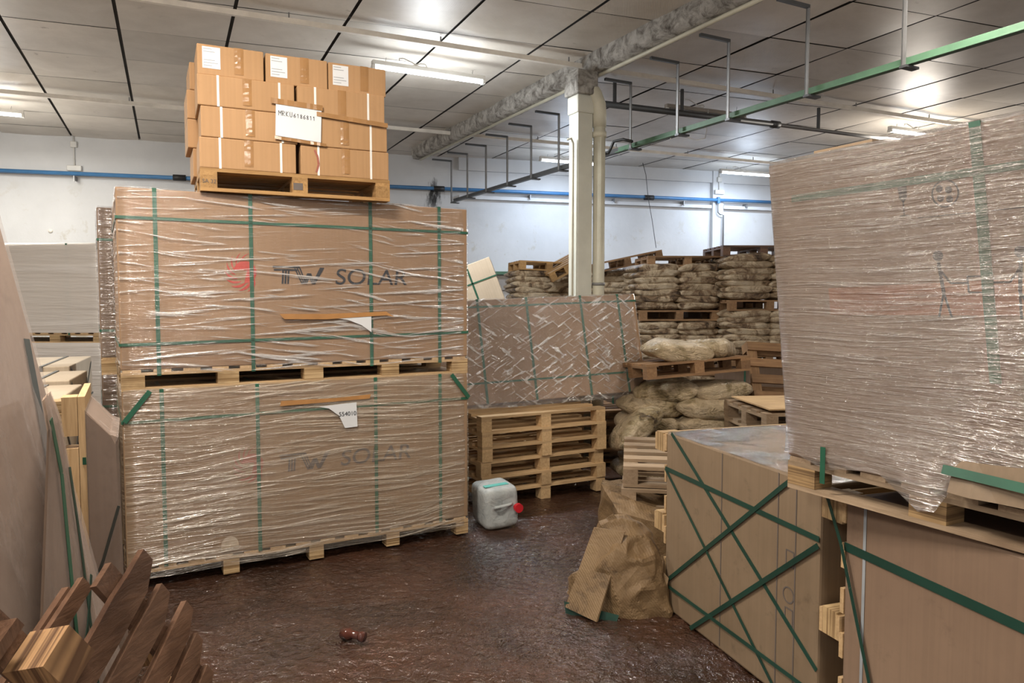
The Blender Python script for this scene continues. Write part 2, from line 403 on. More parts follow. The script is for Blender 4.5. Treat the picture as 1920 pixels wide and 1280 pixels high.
bd = Vector((.464, -.886, 0)); bn = Vector((-.886, -.464, 0))
def beam_pt(t): return Vector((.925, 8.366, 0)) + bd*t
mb = MB(); nb = 130; t0, t1 = -5.6, 7.2
for i in range(nb+1):
    t = t0 + (t1-t0)*i/nb; p = beam_pt(t)
    for k, (a, z) in enumerate(((-.125, 4.51), (-.125, 4.37), (-.108, 4.295), (0, 4.285), (.108, 4.295), (.125, 4.37), (.125, 4.51))):
        j = noise.noise(Vector((t*4, k*1.7, 0)))*.018 + noise.noise(Vector((t*14, k*2.7, 3)))*.009
        mb.v.append(tuple(p + bn*(a + j*(1 if a > 0 else -1)) + Vector((0, 0, z + (j if z < 4.49 else 0)))))
for i in range(nb):
    for k in range(6): a = i*7+k; mb.f.append((a, a+1, a+8, a+7))
struct('trim_2', mb, 'beam', smooth=True)
# steel conduit strip fixed along the beam's underside
tg = MB().tube([beam_pt(-5.5) + Vector((0, 0, 4.266)), beam_pt(7.1) + Vector((0, 0, 4.266))], .022, 8)
tag(tg.build('conduit', 'pipe_w', smooth=True), 'long cream conduit fixed under the flaking concrete beam', 'conduit')

# trays carrying the lamp cables
for nm, a, b, lb in (('cable_tray', (-8.07, 4.25), (9.63, 12.54), 'nearer ivory cable tray crossing the ceiling above the cartons and the column'),
                     ('cable_tray', (-8.4, 8.53), (6.94, 15.12), 'farther ivory cable tray under the ceiling, nearest the back wall')):
    A = Vector((*a, 4.398)); B = Vector((*b, 4.398)); d = (B-A); L_ = d.length
    o = thing(nm, lb, 'cable tray', A, math.atan2(d.y, d.x))
    MB().box(0, -.022, -.03, L_, .022, .02).build('tray_body', 'tray', o)
    for k in range(int(L_/1.5)): MB().box(.6+k*1.5, -.006, .02, .612+k*1.5, .006, .075).build('hanger', 'steel', o)

# lamps
def lamp(a, b, z, label, power, col, lit=True, group=None):
    A = Vector((*a, z)); B = Vector((*b, z)); d = B-A; L_ = d.length
    o = thing('fluorescent_lamp', label, 'lamp', A, math.atan2(d.y, d.x), group)
    MB().box(0, -.035, .02, L_, .035, .07).build('housing', 'plastic_w' if lit else 'tube_off', o, bev=.01)
    for s in (-.018, .018):
        MB().tube([(.02, s, 0), (L_-.02, s, 0)], .013, 10).build('tube', 'tube' if lit else 'plastic_w', o, smooth=True)
    for s in (0, L_-.03): MB().box(s, -.035, -.02, s+.03, .035, .02).build('end_cap', 'plastic_w', o)
    for s in (.15, L_-.15):
        MB().tube([(s, 0, .07), (s+.01, 0, 4.38-z)], .003, 5).build('suspension_wire', 'steel', o)
    pts = [(L_*.35+.16*math.sin(k*.55), .0, .075 + (4.38-z-.075)*min(1, k/9) + .03*math.sin(k*1.1)) for k in range(10)]
    MB().tube(pts, .006, 6).build('power_cord', 'plastic_w', o, smooth=True)
    if lit:
        ld = bpy.data.lights.new('tube_light', 'AREA'); ld.shape = 'RECTANGLE'; ld.size = L_*.95; ld.size_y = .07; ld.energy = power; ld.color = col
        lo = bpy.data.objects.new('tube_light', ld); C.objects.link(lo); lo.parent = o; lo.location = (L_/2, 0, -.03)
        ld2 = bpy.data.lights.new('tube_uplight', 'POINT'); ld2.energy = power*.42; ld2.color = col; ld2.shadow_soft_size = .25
        l2 = bpy.data.objects.new('tube_uplight', ld2); C.objects.link(l2); l2.parent = o; l2.location = (L_/2, 0, -.42)
    return o
COOL = (.66, .80, 1.0); NEU = (1, .95, .86); WARM = (1, .90, .78)
lamp((-1.492, 7.986), (-0.317, 8.567), 4.264, 'lit twin tube lamp hanging nearest, right of the carton pallet', 95, (.93, .97, 1))
lamp((-7.784, 9.520), (-6.597, 10.114), 4.264, 'lit tube lamp at the far left edge over the wrapped grey crate', 110, NEU)
lamp((0.494, 13.265), (1.680, 13.776), 4.264, 'lit tube lamp partly hidden behind the column', 42, COOL)
lamp((4.061, 14.539), (5.309, 15.008), 4.264, 'lit tube lamp in front of the back wall pilaster', 42, COOL)
lamp((5.544, 10.976), (6.776, 11.536), 4.264, 'lit tube lamp showing just above the tall wrapped crate', 120, WARM)
lamp((1.975, 9.620), (3.158, 10.136), 4.230, 'unlit brown tube lamp hanging beside the dark ceiling pipe', 0, NEU, lit=False)
# unseen lamps added outside the view for fill light
for (x_, y_), p_, c_, w_ in (((-1.6, 2.7), 110, WARM, 'ahead of the camera, above the left crates'), ((-5.2, 4.0), 90, NEU, 'far to the left of the view'), ((2.7, 4.8), 40, WARM, 'above the tall wrapped crate, out of frame'),
                             ((1.3, -.9), 80, WARM, 'behind the camera at right'), ((-2.9, -1.1), 90, WARM, 'behind the camera at left')):
    lamp((x_-.53, y_-.25), (x_+.53, y_+.25), 4.264, 'added unseen fill lamp ' + w_, p_, c_)

# column and downpipe
co = thing('support_column', 'cream painted square column standing under the concrete beam', 'column', (.767, 8.322, 0), R(-62.4))
MB().box(-.095, -.095, 0, .095, .095, 4.24).build('shaft', 'col', co, bev=.006)
MB().box(-.145, -.135, 4.04, .145, .135, 4.30).build('column_head', 'beam', co, bev=.02)
MB().box(-.112, -.112, 3.84, .112, .112, 4.04).build('collar', 'col', co, bev=.02)
dp = thing('downpipe', 'cream round downpipe with bent top running down beside the column', 'pipe', (.972, 8.31, 0))
MB().tube([(0, 0, 0), (0, 0, 3.76)], .067, 18).build('pipe_shaft', 'pipe_w', dp, smooth=True)
MB().tube([(0, 0, 3.70), (0, 0, 3.84), (-.01, .0, 3.95), (-.055, .0, 4.06), (-.12, 0, 4.15), (-.18, 0, 4.24)], [.076, .078, .08, .083, .085, .09], 18).build('elbow', 'pipe_w', dp, smooth=True)
MB().tube([(0, 0, 3.59), (0, 0, 3.65)], .08, 18).build('pipe_collar', 'pipe_w', dp, smooth=True)
MB().tube([(0, 0, 1.95), (0, 0, 1.98)], .073, 18).build('pipe_clamp', 'steel', dp, smooth=True)
cc = thing('conduit_pipe', 'thin cream conduit bending down the left side of the column', 'conduit', (.672, 8.21, 0))
MB().tube([(-.067, 0, 3.547), (-.02, 0, 3.56), (0, 0, 3.51), (.0, 0, 3.37), (0, 0, .1)], .013, 8).build('conduit_run', 'pipe_w', cc, smooth=True)

# green rail under brackets
ra, rb = Vector((-1.075, 13.368, 3.525)), Vector((3.304, 4.857, 3.525))
d = (rb-ra); far_end = ra + d*1.18
gr = thing('green_rail', 'long green steel rail hung parallel to the concrete beam', 'rail', ra, math.atan2(d.y, d.x))
Lr = (far_end-ra).length; g0 = d.length*.53
MB().box(g0, -.03, 0, Lr, .03, .012).box(g0, .018, 0, Lr, .03, .07).build('rail_bar', 'green', gr, bev=.002)
MB().box(0, -.03, 0, g0, .03, .012).box(0, .018, 0, g0, .03, .07).build('rail_end_bar', 'metal', gr, bev=.002)
names = ['first bracket from the back wall', 'second bracket from the back wall', 'third bracket from the back wall', 'fourth bracket from the back wall', 'fifth bracket, second left of the column', 'sixth bracket, just left of the column',
         'bracket just right of the column', 'second bracket right of the column', 'third bracket right of the column', 'fourth bracket right of the column', 'nearest bracket, top arm out of view']
for k, t in enumerate((.0065, .0802, .1579, .2372, .3163, .3967, .5638, .6491, .7262, .8232, .9155)):
    p = ra + d*t
    o = thing('hanging_bracket', 'grey steel L-shaped rail hanger, ' + names[k], 'bracket', p, math.atan2(bd.y, bd.x), 'steel hangers of the green rail')
    MB().box(-.016, -.05, 0, .016, -.037, .74).box(-.016, -.05, 0, -.004, -.022, .74).build('upright', 'steel', o)
    MB().box(-.016, -.40, .712, .016, -.037, .74).build('arm', 'metal', o)
    MB().box(-.03, -.05, -.018, .03, .10, 0).build('foot_plate', 'metal', o)
# dark ceiling pipe
pa, pb = Vector((1.13, 9.059, 4.152)), Vector((6.27, 11.28, 4.152)); dd = pb-pa
o = thing('ceiling_pipe', 'dark round pipe hung under the ceiling right of the column', 'pipe', pa, math.atan2(dd.y, dd.x))
MB().tube([(-.3, 0, 0), (2.63, 0, 0)], .039, 12).build('pipe_run', 'metal', o, smooth=True)
MB().tube([(2.63, 0, 0), (dd.length, 0, -.02)], .026, 12).build('thin_pipe_run', 'steel', o, smooth=True)
MB().tube([(2.58, 0, 0), (2.71, 0, 0)], .05, 12).build('coupling', 'metal', o, smooth=True)
for x in (.13, 1.12, 3.42): MB().box(x-.016, -.016, 0, x+.016, .016, .30).build('hanger', 'metal', o)
cb = MB().tube([(1.814, 8.512, 3.614), (1.859, 8.848, 3.726), (2.016, 8.960, 3.760), (2.296, 9.296, 3.771), (2.464, 9.520, 3.838), (2.520, 9.632, 4.040), (2.542, 9.688, 4.242)], .007, 6)
tag(cb.build('loose_cable', 'plastic_w', smooth=True), 'loose looped cable hanging below the unlit lamp', 'cable')
cb = MB().tube([(1.030, 8.534, 3.458), (1.120, 8.680, 3.480), (1.176, 8.624, 3.614), (1.266, 8.512, 3.614), (1.344, 8.355, 3.558)], .017, 8)
tag(cb.build('black_cable', 'black', smooth=True), 'thick dark hose bending from the column onto the rail', 'hose')

# blue pipe and fittings on the wall
o = thing('blue_pipe', 'long blue pipe running along the whole back wall', 'pipe', W0, WA)
MB().tube([(-2.8, -.15, 3.85), (20, -.15, 3.88)], .034, 10).build('pipe_run', 'blue', o, smooth=True)
for x in (2.58, 7.06, 11.4): MB().tube([(x, -.15, 3.86), (x+.2, -.15, 3.86)], .052, 10).build('coupling', 'black', o, smooth=True)
for x in (1.08, 4.7, 8.96, 10.75, 12.3, 13.8):
    MB().box(x-.011, -.15, 3.75, x+.011, 0, 3.82).box(x-.009, -.16, 3.72, x+.009, -.14, 3.82).build('pipe_hook', 'steel', o)
MB().tube([(13.10, -.16, 3.86), (13.10, -.16, 3.61), (13.15, -.16, 3.57), (13.23, -.16, 3.56), (13.23, -.16, 2.0)], .016, 8).build('drop_pipe', 'steel', o, smooth=True)
MB().box(13.07, -.19, 3.80, 13.13, -.13, 3.93).build('valve', 'blue', o, bev=.005)
def elec(s, z1, z2, zt, label, off=0):
    o = thing('socket_box', label, 'electric box', wp(s, 0, off), WA)
    MB().box(-.11, -.06, z2-.045, .11, 0, z2+.045).build('lower_box', 'plastic_w', o, bev=.01)
    MB().box(-.05, -.05, z1-.05, .05, 0, z1+.05).build('upper_box', 'plastic_w', o, bev=.01)
    MB().tube([(0, -.02, z2+.04), (0, -.02, zt)], .012, 6).build('conduit_run', 'plastic_w', o, smooth=True)
elec(1.06, 4.35, 3.96, 4.48, 'white socket box and conduit on the wall above the left crates')
elec(13.14, 4.30, 4.04, 4.48, 'white socket box and conduit on the pilaster at right', .10)
tag(MB().tube([wp(11.18, 4.48, .5), wp(11.25, 4.26, .5), wp(11.33, 3.82, .45), wp(11.45, 3.37, .4), wp(11.57, 2.83, .35)], .006, 6).build('dangling_wire', 'black', smooth=True), 'thin dark wire dangling in front of the back wall', 'wire')
o = thing('wall_shelf', 'narrow green ledge with grey board below on the back wall', 'ledge', wp(8.06, 0), WA)
MB().box(-.67, -.11, 2.27, .76, -.01, 2.33).build('ledge', 'green', o); MB().box(-.67, -.055, 1.97, .74, -.01, 2.25).build('board', 'tube_off', o)
for (s, z, lb) in ((.67, 2.92, 'small round hole marker low on the wall above the wrapped grey crate'),):
    tag(MB().tube([wp(s, z, .001), wp(s, z, .012)], .035, 14).build('wall_plug', 'tray', smooth=True), 'small round plug in the wall above the wrapped grey crate', 'wall plug')
tag(MB().tube([(2.934, 5.354, 4.488), (2.934, 5.354, 4.152)], .006, 6).tube([(2.800, 5.354, 4.242), (2.934, 5.376, 4.264), (3.080, 5.398, 4.331)], .012, 6).build('ceiling_hook', 'metal'), 'rusty hook hanging from the ceiling beyond the green rail', 'hook')

# ------------------------------------------------------------ pallets
def eur(name, label, loc, rz, w='euro', W=1.2, D=.8, rot=None, group=None, hb=.078, skids=True, blk=None, nb=5):
    o = thing(name, label, 'pallet', loc, rz, group, rot)
    z = 0
    if skids:
        for y in (0, D/2-.05, D-.1): MB().box(0, y, 0, W, y+.1, .022).build('bottom_board', w+'_x', o)
        z = .022
    bw = .10
    for x in (0, W/2-bw/2, W-bw):
        for y in (0, D/2-.05, D-.1): MB().box(x, y, z, x+bw, y+.1, z+hb).build('block', blk or (w+'_y'), o)
        MB().box(x, 0, z+hb, x+bw, D, z+hb+.022).build('stringer', w+'_y', o)
    z += hb+.022
    ws = .125 if nb == 5 else .1
    for k in range(nb):
        y = (D-ws)*k/(nb-1); MB().box(0, y, z, W, y+ws*rnd.uniform(.9, 1), z+.022).build('deck_board', w+'_x', o)
    return o
def restyle(o, loc, rz=0, label=None, rot=None):
    o.location = loc; o.rotation_euler = rot if rot else (0, 0, rz)
    if label: o['label'] = label
    return o

# pallet built into a solar module crate: deck ends, long rails, laminated blocks
def base_pallet(par, W, D, w='new', blk='ply', nblk=5, rails=True):
    p = MB(); n_ = 14
    for k in range(n_):
        x = .01 + (W-.13)*k/(n_-1); p.box(x, 0, .112, x+.10, D, .130)
    d_ = p.build('pallet_deck', w+'_y', par)
    for y in (0, D/2-.05, D-.1):
        MB().box(0, y, .094, W, y+.1, .112).build('top_rail', w+'_x', d_)
        if rails: MB().box(0, y, 0, W, y+.1, .018).build('bottom_rail', w+'_x', d_)
        for k in range(nblk):
            bw = .13 if rails else .10; x = (W-bw)*k/(nblk-1)
            if y == D/2-.05 and 0 < k < nblk-1: continue
            MB().box(x, y, .018 if rails else 0, x+bw, y+.1, .094).build('block', blk, d_)
    return d_

def film_shell(W, D, z0, z1, off=.010, wob=.004, bottom=None, shear=0, top=True, seed=0, puff=None):
    r = .02; per = []
    x0, y0, x1, y1 = -off, -off, W+off, D+off
    st = .06
    def seg(a, b):
        n_ = max(2, int((Vector(b)-Vector(a)).length/st))
        for k in range(n_): per.append(Vector(a).lerp(Vector(b), k/n_))
    seg((x0+r, y0, 0), (x1-r, y0, 0)); seg((x1, y0+r, 0), (x1, y1-r, 0)); seg((x1-r, y1, 0), (x0+r, y1, 0)); seg((x0, y1-r, 0), (x0, y0+r, 0))
    nz = max(4, int((z1-z0)/.05)); m_ = MB(); np_ = len(per); cen = Vector((W/2, D/2, 0))
    for j in range(nz+1):
        for i, p in enumerate(per):
            zb = z0 + (bottom(p) if bottom else 0)
            z = zb + (z1+off-zb)*j/nz
            out = Vector((0, 0, 0))
            if p.y <= y0+1e-4: out.y = -1
            elif p.y >= y1-1e-4: out.y = 1
            if p.x <= x0+1e-4: out.x = -1
            elif p.x >= x1-1e-4: out.x = 1
            a = noise.noise(Vector((p.x*2+seed, p.y*2, z*9)))*wob + (puff(p, z) if puff else 0)
            if j == nz: a = -.008
            a = max(a, -.001 if j < nz else -.008)
            m_.v.append((p.x + out.x*a + shear*(z-.13), p.y + out.y*a, z))
    for j in range(nz):
        for i in range(np_): m_.f.append((j*np_+i, j*np_+(i+1) % np_, (j+1)*np_+(i+1) % np_, (j+1)*np_+i))
    if top: m_.f.append(tuple(nz*np_+i for i in range(np_)))
    return m_

def ringv(x, w, W, D, z0, z1, o=.003, sh=0, t=.003):     # strap loop round front, top, back and bottom
    a, b = x-w/2, x+w/2; m_ = MB()
    s0, s1 = sh*(z0-.13), sh*(z1-.13)
    m_.hexa([(a+s0, -o-t, z0), (b+s0, -o-t, z0), (b+s0, -o, z0), (a+s0, -o, z0), (a+s1, -o-t, z1+o+t), (b+s1, -o-t, z1+o+t), (b+s1, -o, z1+o+t), (a+s1, -o, z1+o+t)])
    m_.hexa([(a+s0, D+o, z0), (b+s0, D+o, z0), (b+s0, D+o+t, z0), (a+s0, D+o+t, z0), (a+s1, D+o, z1+o+t), (b+s1, D+o, z1+o+t), (b+s1, D+o+t, z1+o+t), (a+s1, D+o+t, z1+o+t)])
    m_.box(a+s1, -o, z1+o, b+s1, D+o, z1+o+t); return m_
def ringh(z, w, W, D, o=.003, t=.003, slope=0):
    m_ = MB(); a, b = z-w/2, z+w/2
    def q(x, y, zz): return (x, y, zz + slope*x)
    for (x0, y0, x1, y1) in ((-o-t, -o-t, W+o+t, -o), (-o-t, D+o, W+o+t, D+o+t), (-o-t, -o, -o, D+o), (W+o, -o, W+o+t, D+o)):
        m_.hexa([q(x0, y0, a), q(x1, y0, a), q(x1, y1, a), q(x0, y1, a), q(x0, y0, b), q(x1, y0, b), q(x1, y1, b), q(x0, y1, b)])
    return m_

def crate(label, loc, rz, W=2.33, D=1.1, H=1.235, bm='card', fm='film_up', vs=(.2, .78, 1.58, 2.1), hs=((.33, 0), (1.08, 0)), pal=True, rot=None, group=None,
          fz=.13, wob=.004, shear=0, sm='strap', bottom=None, name='module_crate', puff=None, cat='crate', wmat='new', blk='ply', vz0=.10, sw=.024, rails=True):
    o = thing(name, label, cat, loc, rz, group, rot)
    z0 = .13 if pal else 0
    if pal: base_pallet(o, W, D, wmat, blk, rails=rails)
    n_ = MB(); N = 8
    b = n_.box(0, 0, z0, W, D, H).build('carton', bm, o, bev=.008, tf=(lambda v: Vector((v.x + shear*(v.z-.13), v.y, v.z))) if shear else None)
    for x in vs: ringv(x, sw, W, D, z0 if not pal else vz0, H, sh=shear).build('strap', sm, o)
    for z, sl in hs: ringh(z, sw*.75, W, D, slope=sl).build('strap', sm, o)
    if fm: film_shell(W, D, z0 if fz is None else fz, H, wob=wob, shear=shear, bottom=bottom, seed=rnd.uniform(0, 9), puff=puff).build('stretch_film', fm, o, smooth=True)
    return o

# ---- logo
def logo(o, x, z, s, red, ink, y=-.0015, H=1):
    # a red disc swept by curved blades
    cx, cz = x, z; r = .095*s
    def arc(c, rad, a0, a1, k=18): return [(c[0]+rad*math.cos(a0+(a1-a0)*i/k), c[1]+rad*math.sin(a0+(a1-a0)*i/k)) for i in range(k+1)]
    m_ = MB(); yy = -.0018
    c = (cx+.030*s, cz+.018*s)
    def crescent(a0, a1, r0, r1, w_):      # blade curving outwards from the disc, thick in the middle
        P, Q = [], []
        for i in range(11):
            f_ = i/10; an = a0 + (a1-a0)*f_; rad = r0 + (r1-r0)*f_; h_ = w_*math.sin(PI*min(1, f_*.92+.08))
            P.append((c[0] + (rad+h_)*s*math.cos(an), yy-.0002, c[1] + (rad+h_)*s*math.sin(an))); Q.append((c[0] + (rad-h_)*s*math.cos(an), yy-.0002, c[1] + (rad-h_)*s*math.sin(an)))
        for i in range(10): m_.add([P[i], Q[i], Q[i+1], P[i+1]], [(0, 1, 2, 3)])
    N_ = 30
    pts_ = []
    for i in range(N_+1):
        an = R(-95) + R(265)*i/N_; pts_.append((c[0]+.072*s*math.cos(an), c[1]+.072*s*math.sin(an)))
    ce_ = (c[0]+.012*s, c[1]+.012*s)
    for i in range(N_): m_.add([(ce_[0], yy, ce_[1]), (pts_[i][0], yy, pts_[i][1]), (pts_[i+1][0], yy, pts_[i+1][1])], [(0, 1, 2)])
    for k in range(9):
        a0 = R(75 + k*25)
        crescent(a0 + R(48), a0, .055 + .002*k, .128, .005 + .0009*k)
    m_.build('sun_emblem', red, o)
    # TW drawn with double strokes, SOLAR thin
    m2 = MB(); h = .115*s; X = x + .23*s; zb = z - .055*s
    def bar(pts, w_): m2.ribbon([(X+a*s, -.0018, zb+b_*h) for a, b_ in pts], w_*s, (0, -1, 0), .0006)
    bar([(-.025, .97), (.15, .97)], .013); bar([(-.018, .80), (.135, .80)], .011)
    bar([(.042, .8), (.036, 0)], .012); bar([(.060, .8), (.054, 0)], .012); bar([(.078, .8), (.072, 0)], .011)
    for dx in (0, .017, .034): bar([(.115+dx, .97), (.165+dx*.8, 0), (.205+dx*.5, .62), (.235+dx*.4, 0), (.292+dx*.6, .97)], .009)
    m2.build('brand_initials', ink, o)
    text_mesh('SOLAR', .155*s, 'brand_word', ink, o, Matrix.Translation((X+.385*s, -.0018, zb)) @ FRONT, shear=.12, bold=.0006, xs=1.12)

# ------------------------------------------------------------ the big double stack
A0 = R(29.35)
def front_pt(x, y, z): return (-2.37 + x*math.cos(A0) - y*math.sin(A0), 4.44 + x*math.sin(A0) + y*math.cos(A0), z)
low = crate('film-wrapped brown solar crate on the floor, lower of the big front stack', front_pt(0, 0, 0), A0, H=1.235, bm='card_low', fm='film_low', fz=.058, rails=False, vs=(.22, .79, 1.60, 2.1), hs=((1.045, 0),), wob=.006, vz0=.12)
logo(low, .72, .69, 1.0, 'red_ink_l', 'ink_l')
m_ = MB()
m_.add([(1.19, -.019, 1.062), (1.26, -.019, 1.045), (1.33, -.019, .99), (1.37, -.019, .90), (1.46, -.019, .903), (1.455, -.019, 1.075)], [(0, 1, 2, 3, 4, 5)])
pl = m_.build('torn_label', 'paper', low)
text_mesh('554010', .042, 'label_number', 'ink', pl, face(1.327, .985, -.0205))
MB().add([(.93, -.0212, 1.085), (1.55, -.0212, 1.095), (1.56, -.0212, 1.125), (1.3, -.0212, 1.115), (.94, -.0212, 1.12)], [(0, 1, 2, 3, 4)]).build('torn_tape', 'pouch', low)
pts = [(.60+.055*math.cos(t), -.003, .19+.06*math.sin(t)) for t in [k*PI/10 for k in range(11)]]
MB().add(pts + [(.545, -.003, .155), (.655, -.003, .155)], [tuple(range(11)) + (11, 12)]).build('carton_tear', 'card_pale', low)
MB().add([(.55, -.006, .155), (.65, -.006, .155), (.655, -.012, .19), (.548, -.012, .19)], [(0, 1, 2, 3)]).build('torn_flap', 'card_pale', low)
for sx, a, b in ((1, (.155, 1.233), (.01, 1.05)), (1, (2.19, 1.233), (2.335, 1.05))):
    MB().ribbon([(a[0], -.014, a[1]), (b[0], -.014, b[1])], .03, (0, -1, 0), .002).build('corner_strap', 'strap', low)

up = crate('film-wrapped brown solar crate with red sun emblem, upper of the big front stack', front_pt(0, 0, 1.235), A0, H=1.235, bm='card', fm='film_up', fz=.10, vs=(.21, .77, 1.575, 2.10), hs=((.285, .012), (1.055, .002)), wob=.005, vz0=.09)
logo(up, .70, .72, 1.0, 'red_ink', 'ink')
MB().add([(1.23, -.018, .46), (1.57, -.018, .46), (1.57, -.018, .33), (1.50, -.018, .38), (1.40, -.018, .42), (1.24, -.018, .44)], [(0, 1, 2, 3, 4, 5)]).build('torn_label', 'paper', up)
MB().add([(.94, -.0205, .465), (1.25, -.0205, .462), (1.68, -.0205, .474), (1.74, -.0205, .435), (1.68, -.0205, .448), (1.25, -.0205, .425), (.97, -.0205, .43)], [(0, 1, 2, 3, 4, 5, 6)]).build('torn_tape', 'pouch', up)

# stack behind it, showing at the left edge
def bk(x, y, z): return (-3.04 + x*math.cos(A0) - y*math.sin(A0), 5.43 + x*math.sin(A0) + y*math.cos(A0), z)
crate('dark film-wrapped crate tucked behind the big stack, lower one', bk(0, 0, 0), A0, H=1.235, bm='card_dark', fm='film_d', vs=(.2, 1.6), hs=((1.0, 0),))
crate('dark film-wrapped crate tucked behind the big stack, upper one', bk(0, 0, 1.235), A0, H=1.235, bm='card_dark', fm='film_d', vs=(.2, 1.6), hs=((.33, 0), (1.0, 0)))

# ------------------------------------------------------------ carton pallet on top
CA = R(25.5); CP = Vector((-1.945, 4.64, 2.475))
pt = eur('wooden_pallet', 'honey coloured wooden pallet under the cartons, on top of the big stack', CP, CA, 'euro', 1.215, .8)
text_mesh('SA 32', .034, 'block_stamp', 'ink_l', pt, face(.012, .05, -.0015)).location = (0, 0, 0)
MB().box(.565, -.002, .04, .625, 0, .085).build('block_label', 'ink_l', pt)
def carton(label, x, y, z, w_, d_, h_, jit, straps, lab=False, mark=False, skew=0):
    c_, s_ = math.cos(CA), math.sin(CA)
    o = thing('cardboard_carton', label, 'carton', (CP.x + x*c_ - y*s_, CP.y + x*s_ + y*c_, CP.z + .144 + z), CA + R(jit), 'brown cartons on the top pallet')
    MB().box(0, 0, 0, w_, d_, h_).build('carton_body', 'carton', o, bev=.006)
    for q in straps: MB().box(q-.007, -.0015, 0, q+.007, 0, h_).box(q-.007, 0, h_, q+.007, d_, h_+.0015).build('packing_strap', 'white_strap', o)
    tx = w_*.5 if not lab else w_*.62
    tm = MB(); N = 12
    for i in range(N+1):
        z_ = h_*.12 + h_*.88*i/N; jj = .0025*noise.noise(Vector((z*9+i*1.3, x*7, 0)))
        tm.v += [(tx-.028, -.0012, z_), (tx-.01, -.002-abs(jj), z_), (tx+.01, -.002-abs(jj)*1.6, z_), (tx+.028, -.0012, z_)]
    for i in range(N):
        for k in range(3): tm.f.append((i*4+k, i*4+k+1, i*4+k+5, i*4+k+4))
    tm.build('sealing_tape', 'tape', o)
    if lab:
        MB().box(.03, -.002, h_*.22, .135, 0, h_-.015).build('shipping_label', 'paper', o)
        lm = MB()
        for k in range(7):
            if k in (2, 3): continue
            zz = h_-.03-.017*k; lm.box(.036, -.0026, zz, .036+.05+.035*((k*37) % 3)/2, -.002, zz+.004)
        lm.build('label_print', 'print', o)
    if mark:
        MB().ribbon([(.10, -.002, .02), (.115, -.002, .07), (.11, -.002, .12), (.09, -.002, .165)], .014, (0, -1, 0), .0005).build('red_smear', 'red_ink_l', o)
    return o
rows = [('bottom row', 0, .190, .0), ('second row', .192, .190, .012), ('third row', .384, .190, -.004)]
for nm, z, h_, dx in rows:
    carton('brown carton, front left in the %s on the top pallet' % nm, .0+dx, 0, z, .585, .39, h_, 0, (.12, .49))
    carton('brown carton, front right in the %s on the top pallet' % nm, .615 if z == 0 else .603+dx, .0, z, .595 if z == 0 else .585, .39, h_, .3, (.115, .47), mark=(z == 0))
    carton('brown carton, back left in the %s on the top pallet' % nm, -.05 if z else -.02, .41, z, .585, .39, h_, .8, (.12, .47))
for k, x in enumerate((.0, .408, .81)):
    carton('brown carton with white label, %s in the top row' % ('left', 'middle', 'right')[k], x, .02 + .01*k, .576, .395, .37, .188, 0, (), lab=True)
carton('brown carton behind the labelled left one in the top row', -.03, .41, .576, .5, .38, .18, 1, (.12,))
# tape running across, sheet with a handwritten code
c_, s_ = math.cos(CA), math.sin(CA)
sh = thing('paper_sign', 'white paper sheet with handwritten code taped to the cartons', 'sign', (CP.x, CP.y, CP.z+.144), CA)
MB().hexa([(.455, -.012, .235), (.745, -.012, .215), (.745, -.010, .215), (.455, -.010, .235), (.462, -.012, .445), (.752, -.012, .423), (.752, -.010, .423), (.462, -.010, .445)]).build('paper_sheet', 'paper', sh)
for (xa, za, xb, zb, w_) in ((.43, .455, .76, .44, .035), (.72, .40, 1.20, .37, .03), (.45, .222, .78, .200, .02)):
    tp = MB()
    for k in range(16):
        f0, f1 = k/16, (k+1)/16; yv = -.014 - .006*abs(noise.noise(Vector((k*.9, xa*5, 0)))); yw = -.014 - .006*abs(noise.noise(Vector(((k+1)*.9, xa*5, 0))))
        x0, x1 = xa+(xb-xa)*f0, xa+(xb-xa)*f1; z0, z1 = za+(zb-za)*f0, za+(zb-za)*f1
        tp.add([(x0, yv, z0-w_/2), (x1, yw, z1-w_/2), (x1, yw, z1+w_/2), (x0, yv, z0+w_/2)], [(0, 1, 2, 3)])
    tp.build('clear_tape', 'tape', sh)
G = {'M': [[(0,0),(0,1),(.5,.4),(1,1),(1,0)]], 'R': [[(0,0),(0,1),(.7,.9),(.7,.6),(0,.5),(.8,0)]], 'K': [[(0,0),(0,1)],[(.8,1),(0,.45),(.8,0)]], 'U': [[(0,1),(.05,.1),(.4,0),(.75,.1),(.8,1)]],
     '6': [[(.7,1),(.1,.6),(.05,.15),(.4,0),(.75,.2),(.6,.5),(.1,.4)]], '1': [[(.1,.75),(.45,1),(.45,0)]], '8': [[(.4,.5),(.05,.75),(.4,1),(.7,.75),(.4,.5),(.05,.2),(.4,0),(.75,.2),(.4,.5)]]}
hw = MB(); x = .478
for k, ch in enumerate('MRKU6186811'):
    for st_ in G[ch]: hw.ribbon([(x + a*.017, -.0125, .365 - .0012*k + b_*(.032 if k < 4 else .026)) for a, b_ in st_], .0032, (0, -1, 0), .0004)
    x += .0235 if k < 4 else .0205
hw.build('handwriting', 'ink', sh)

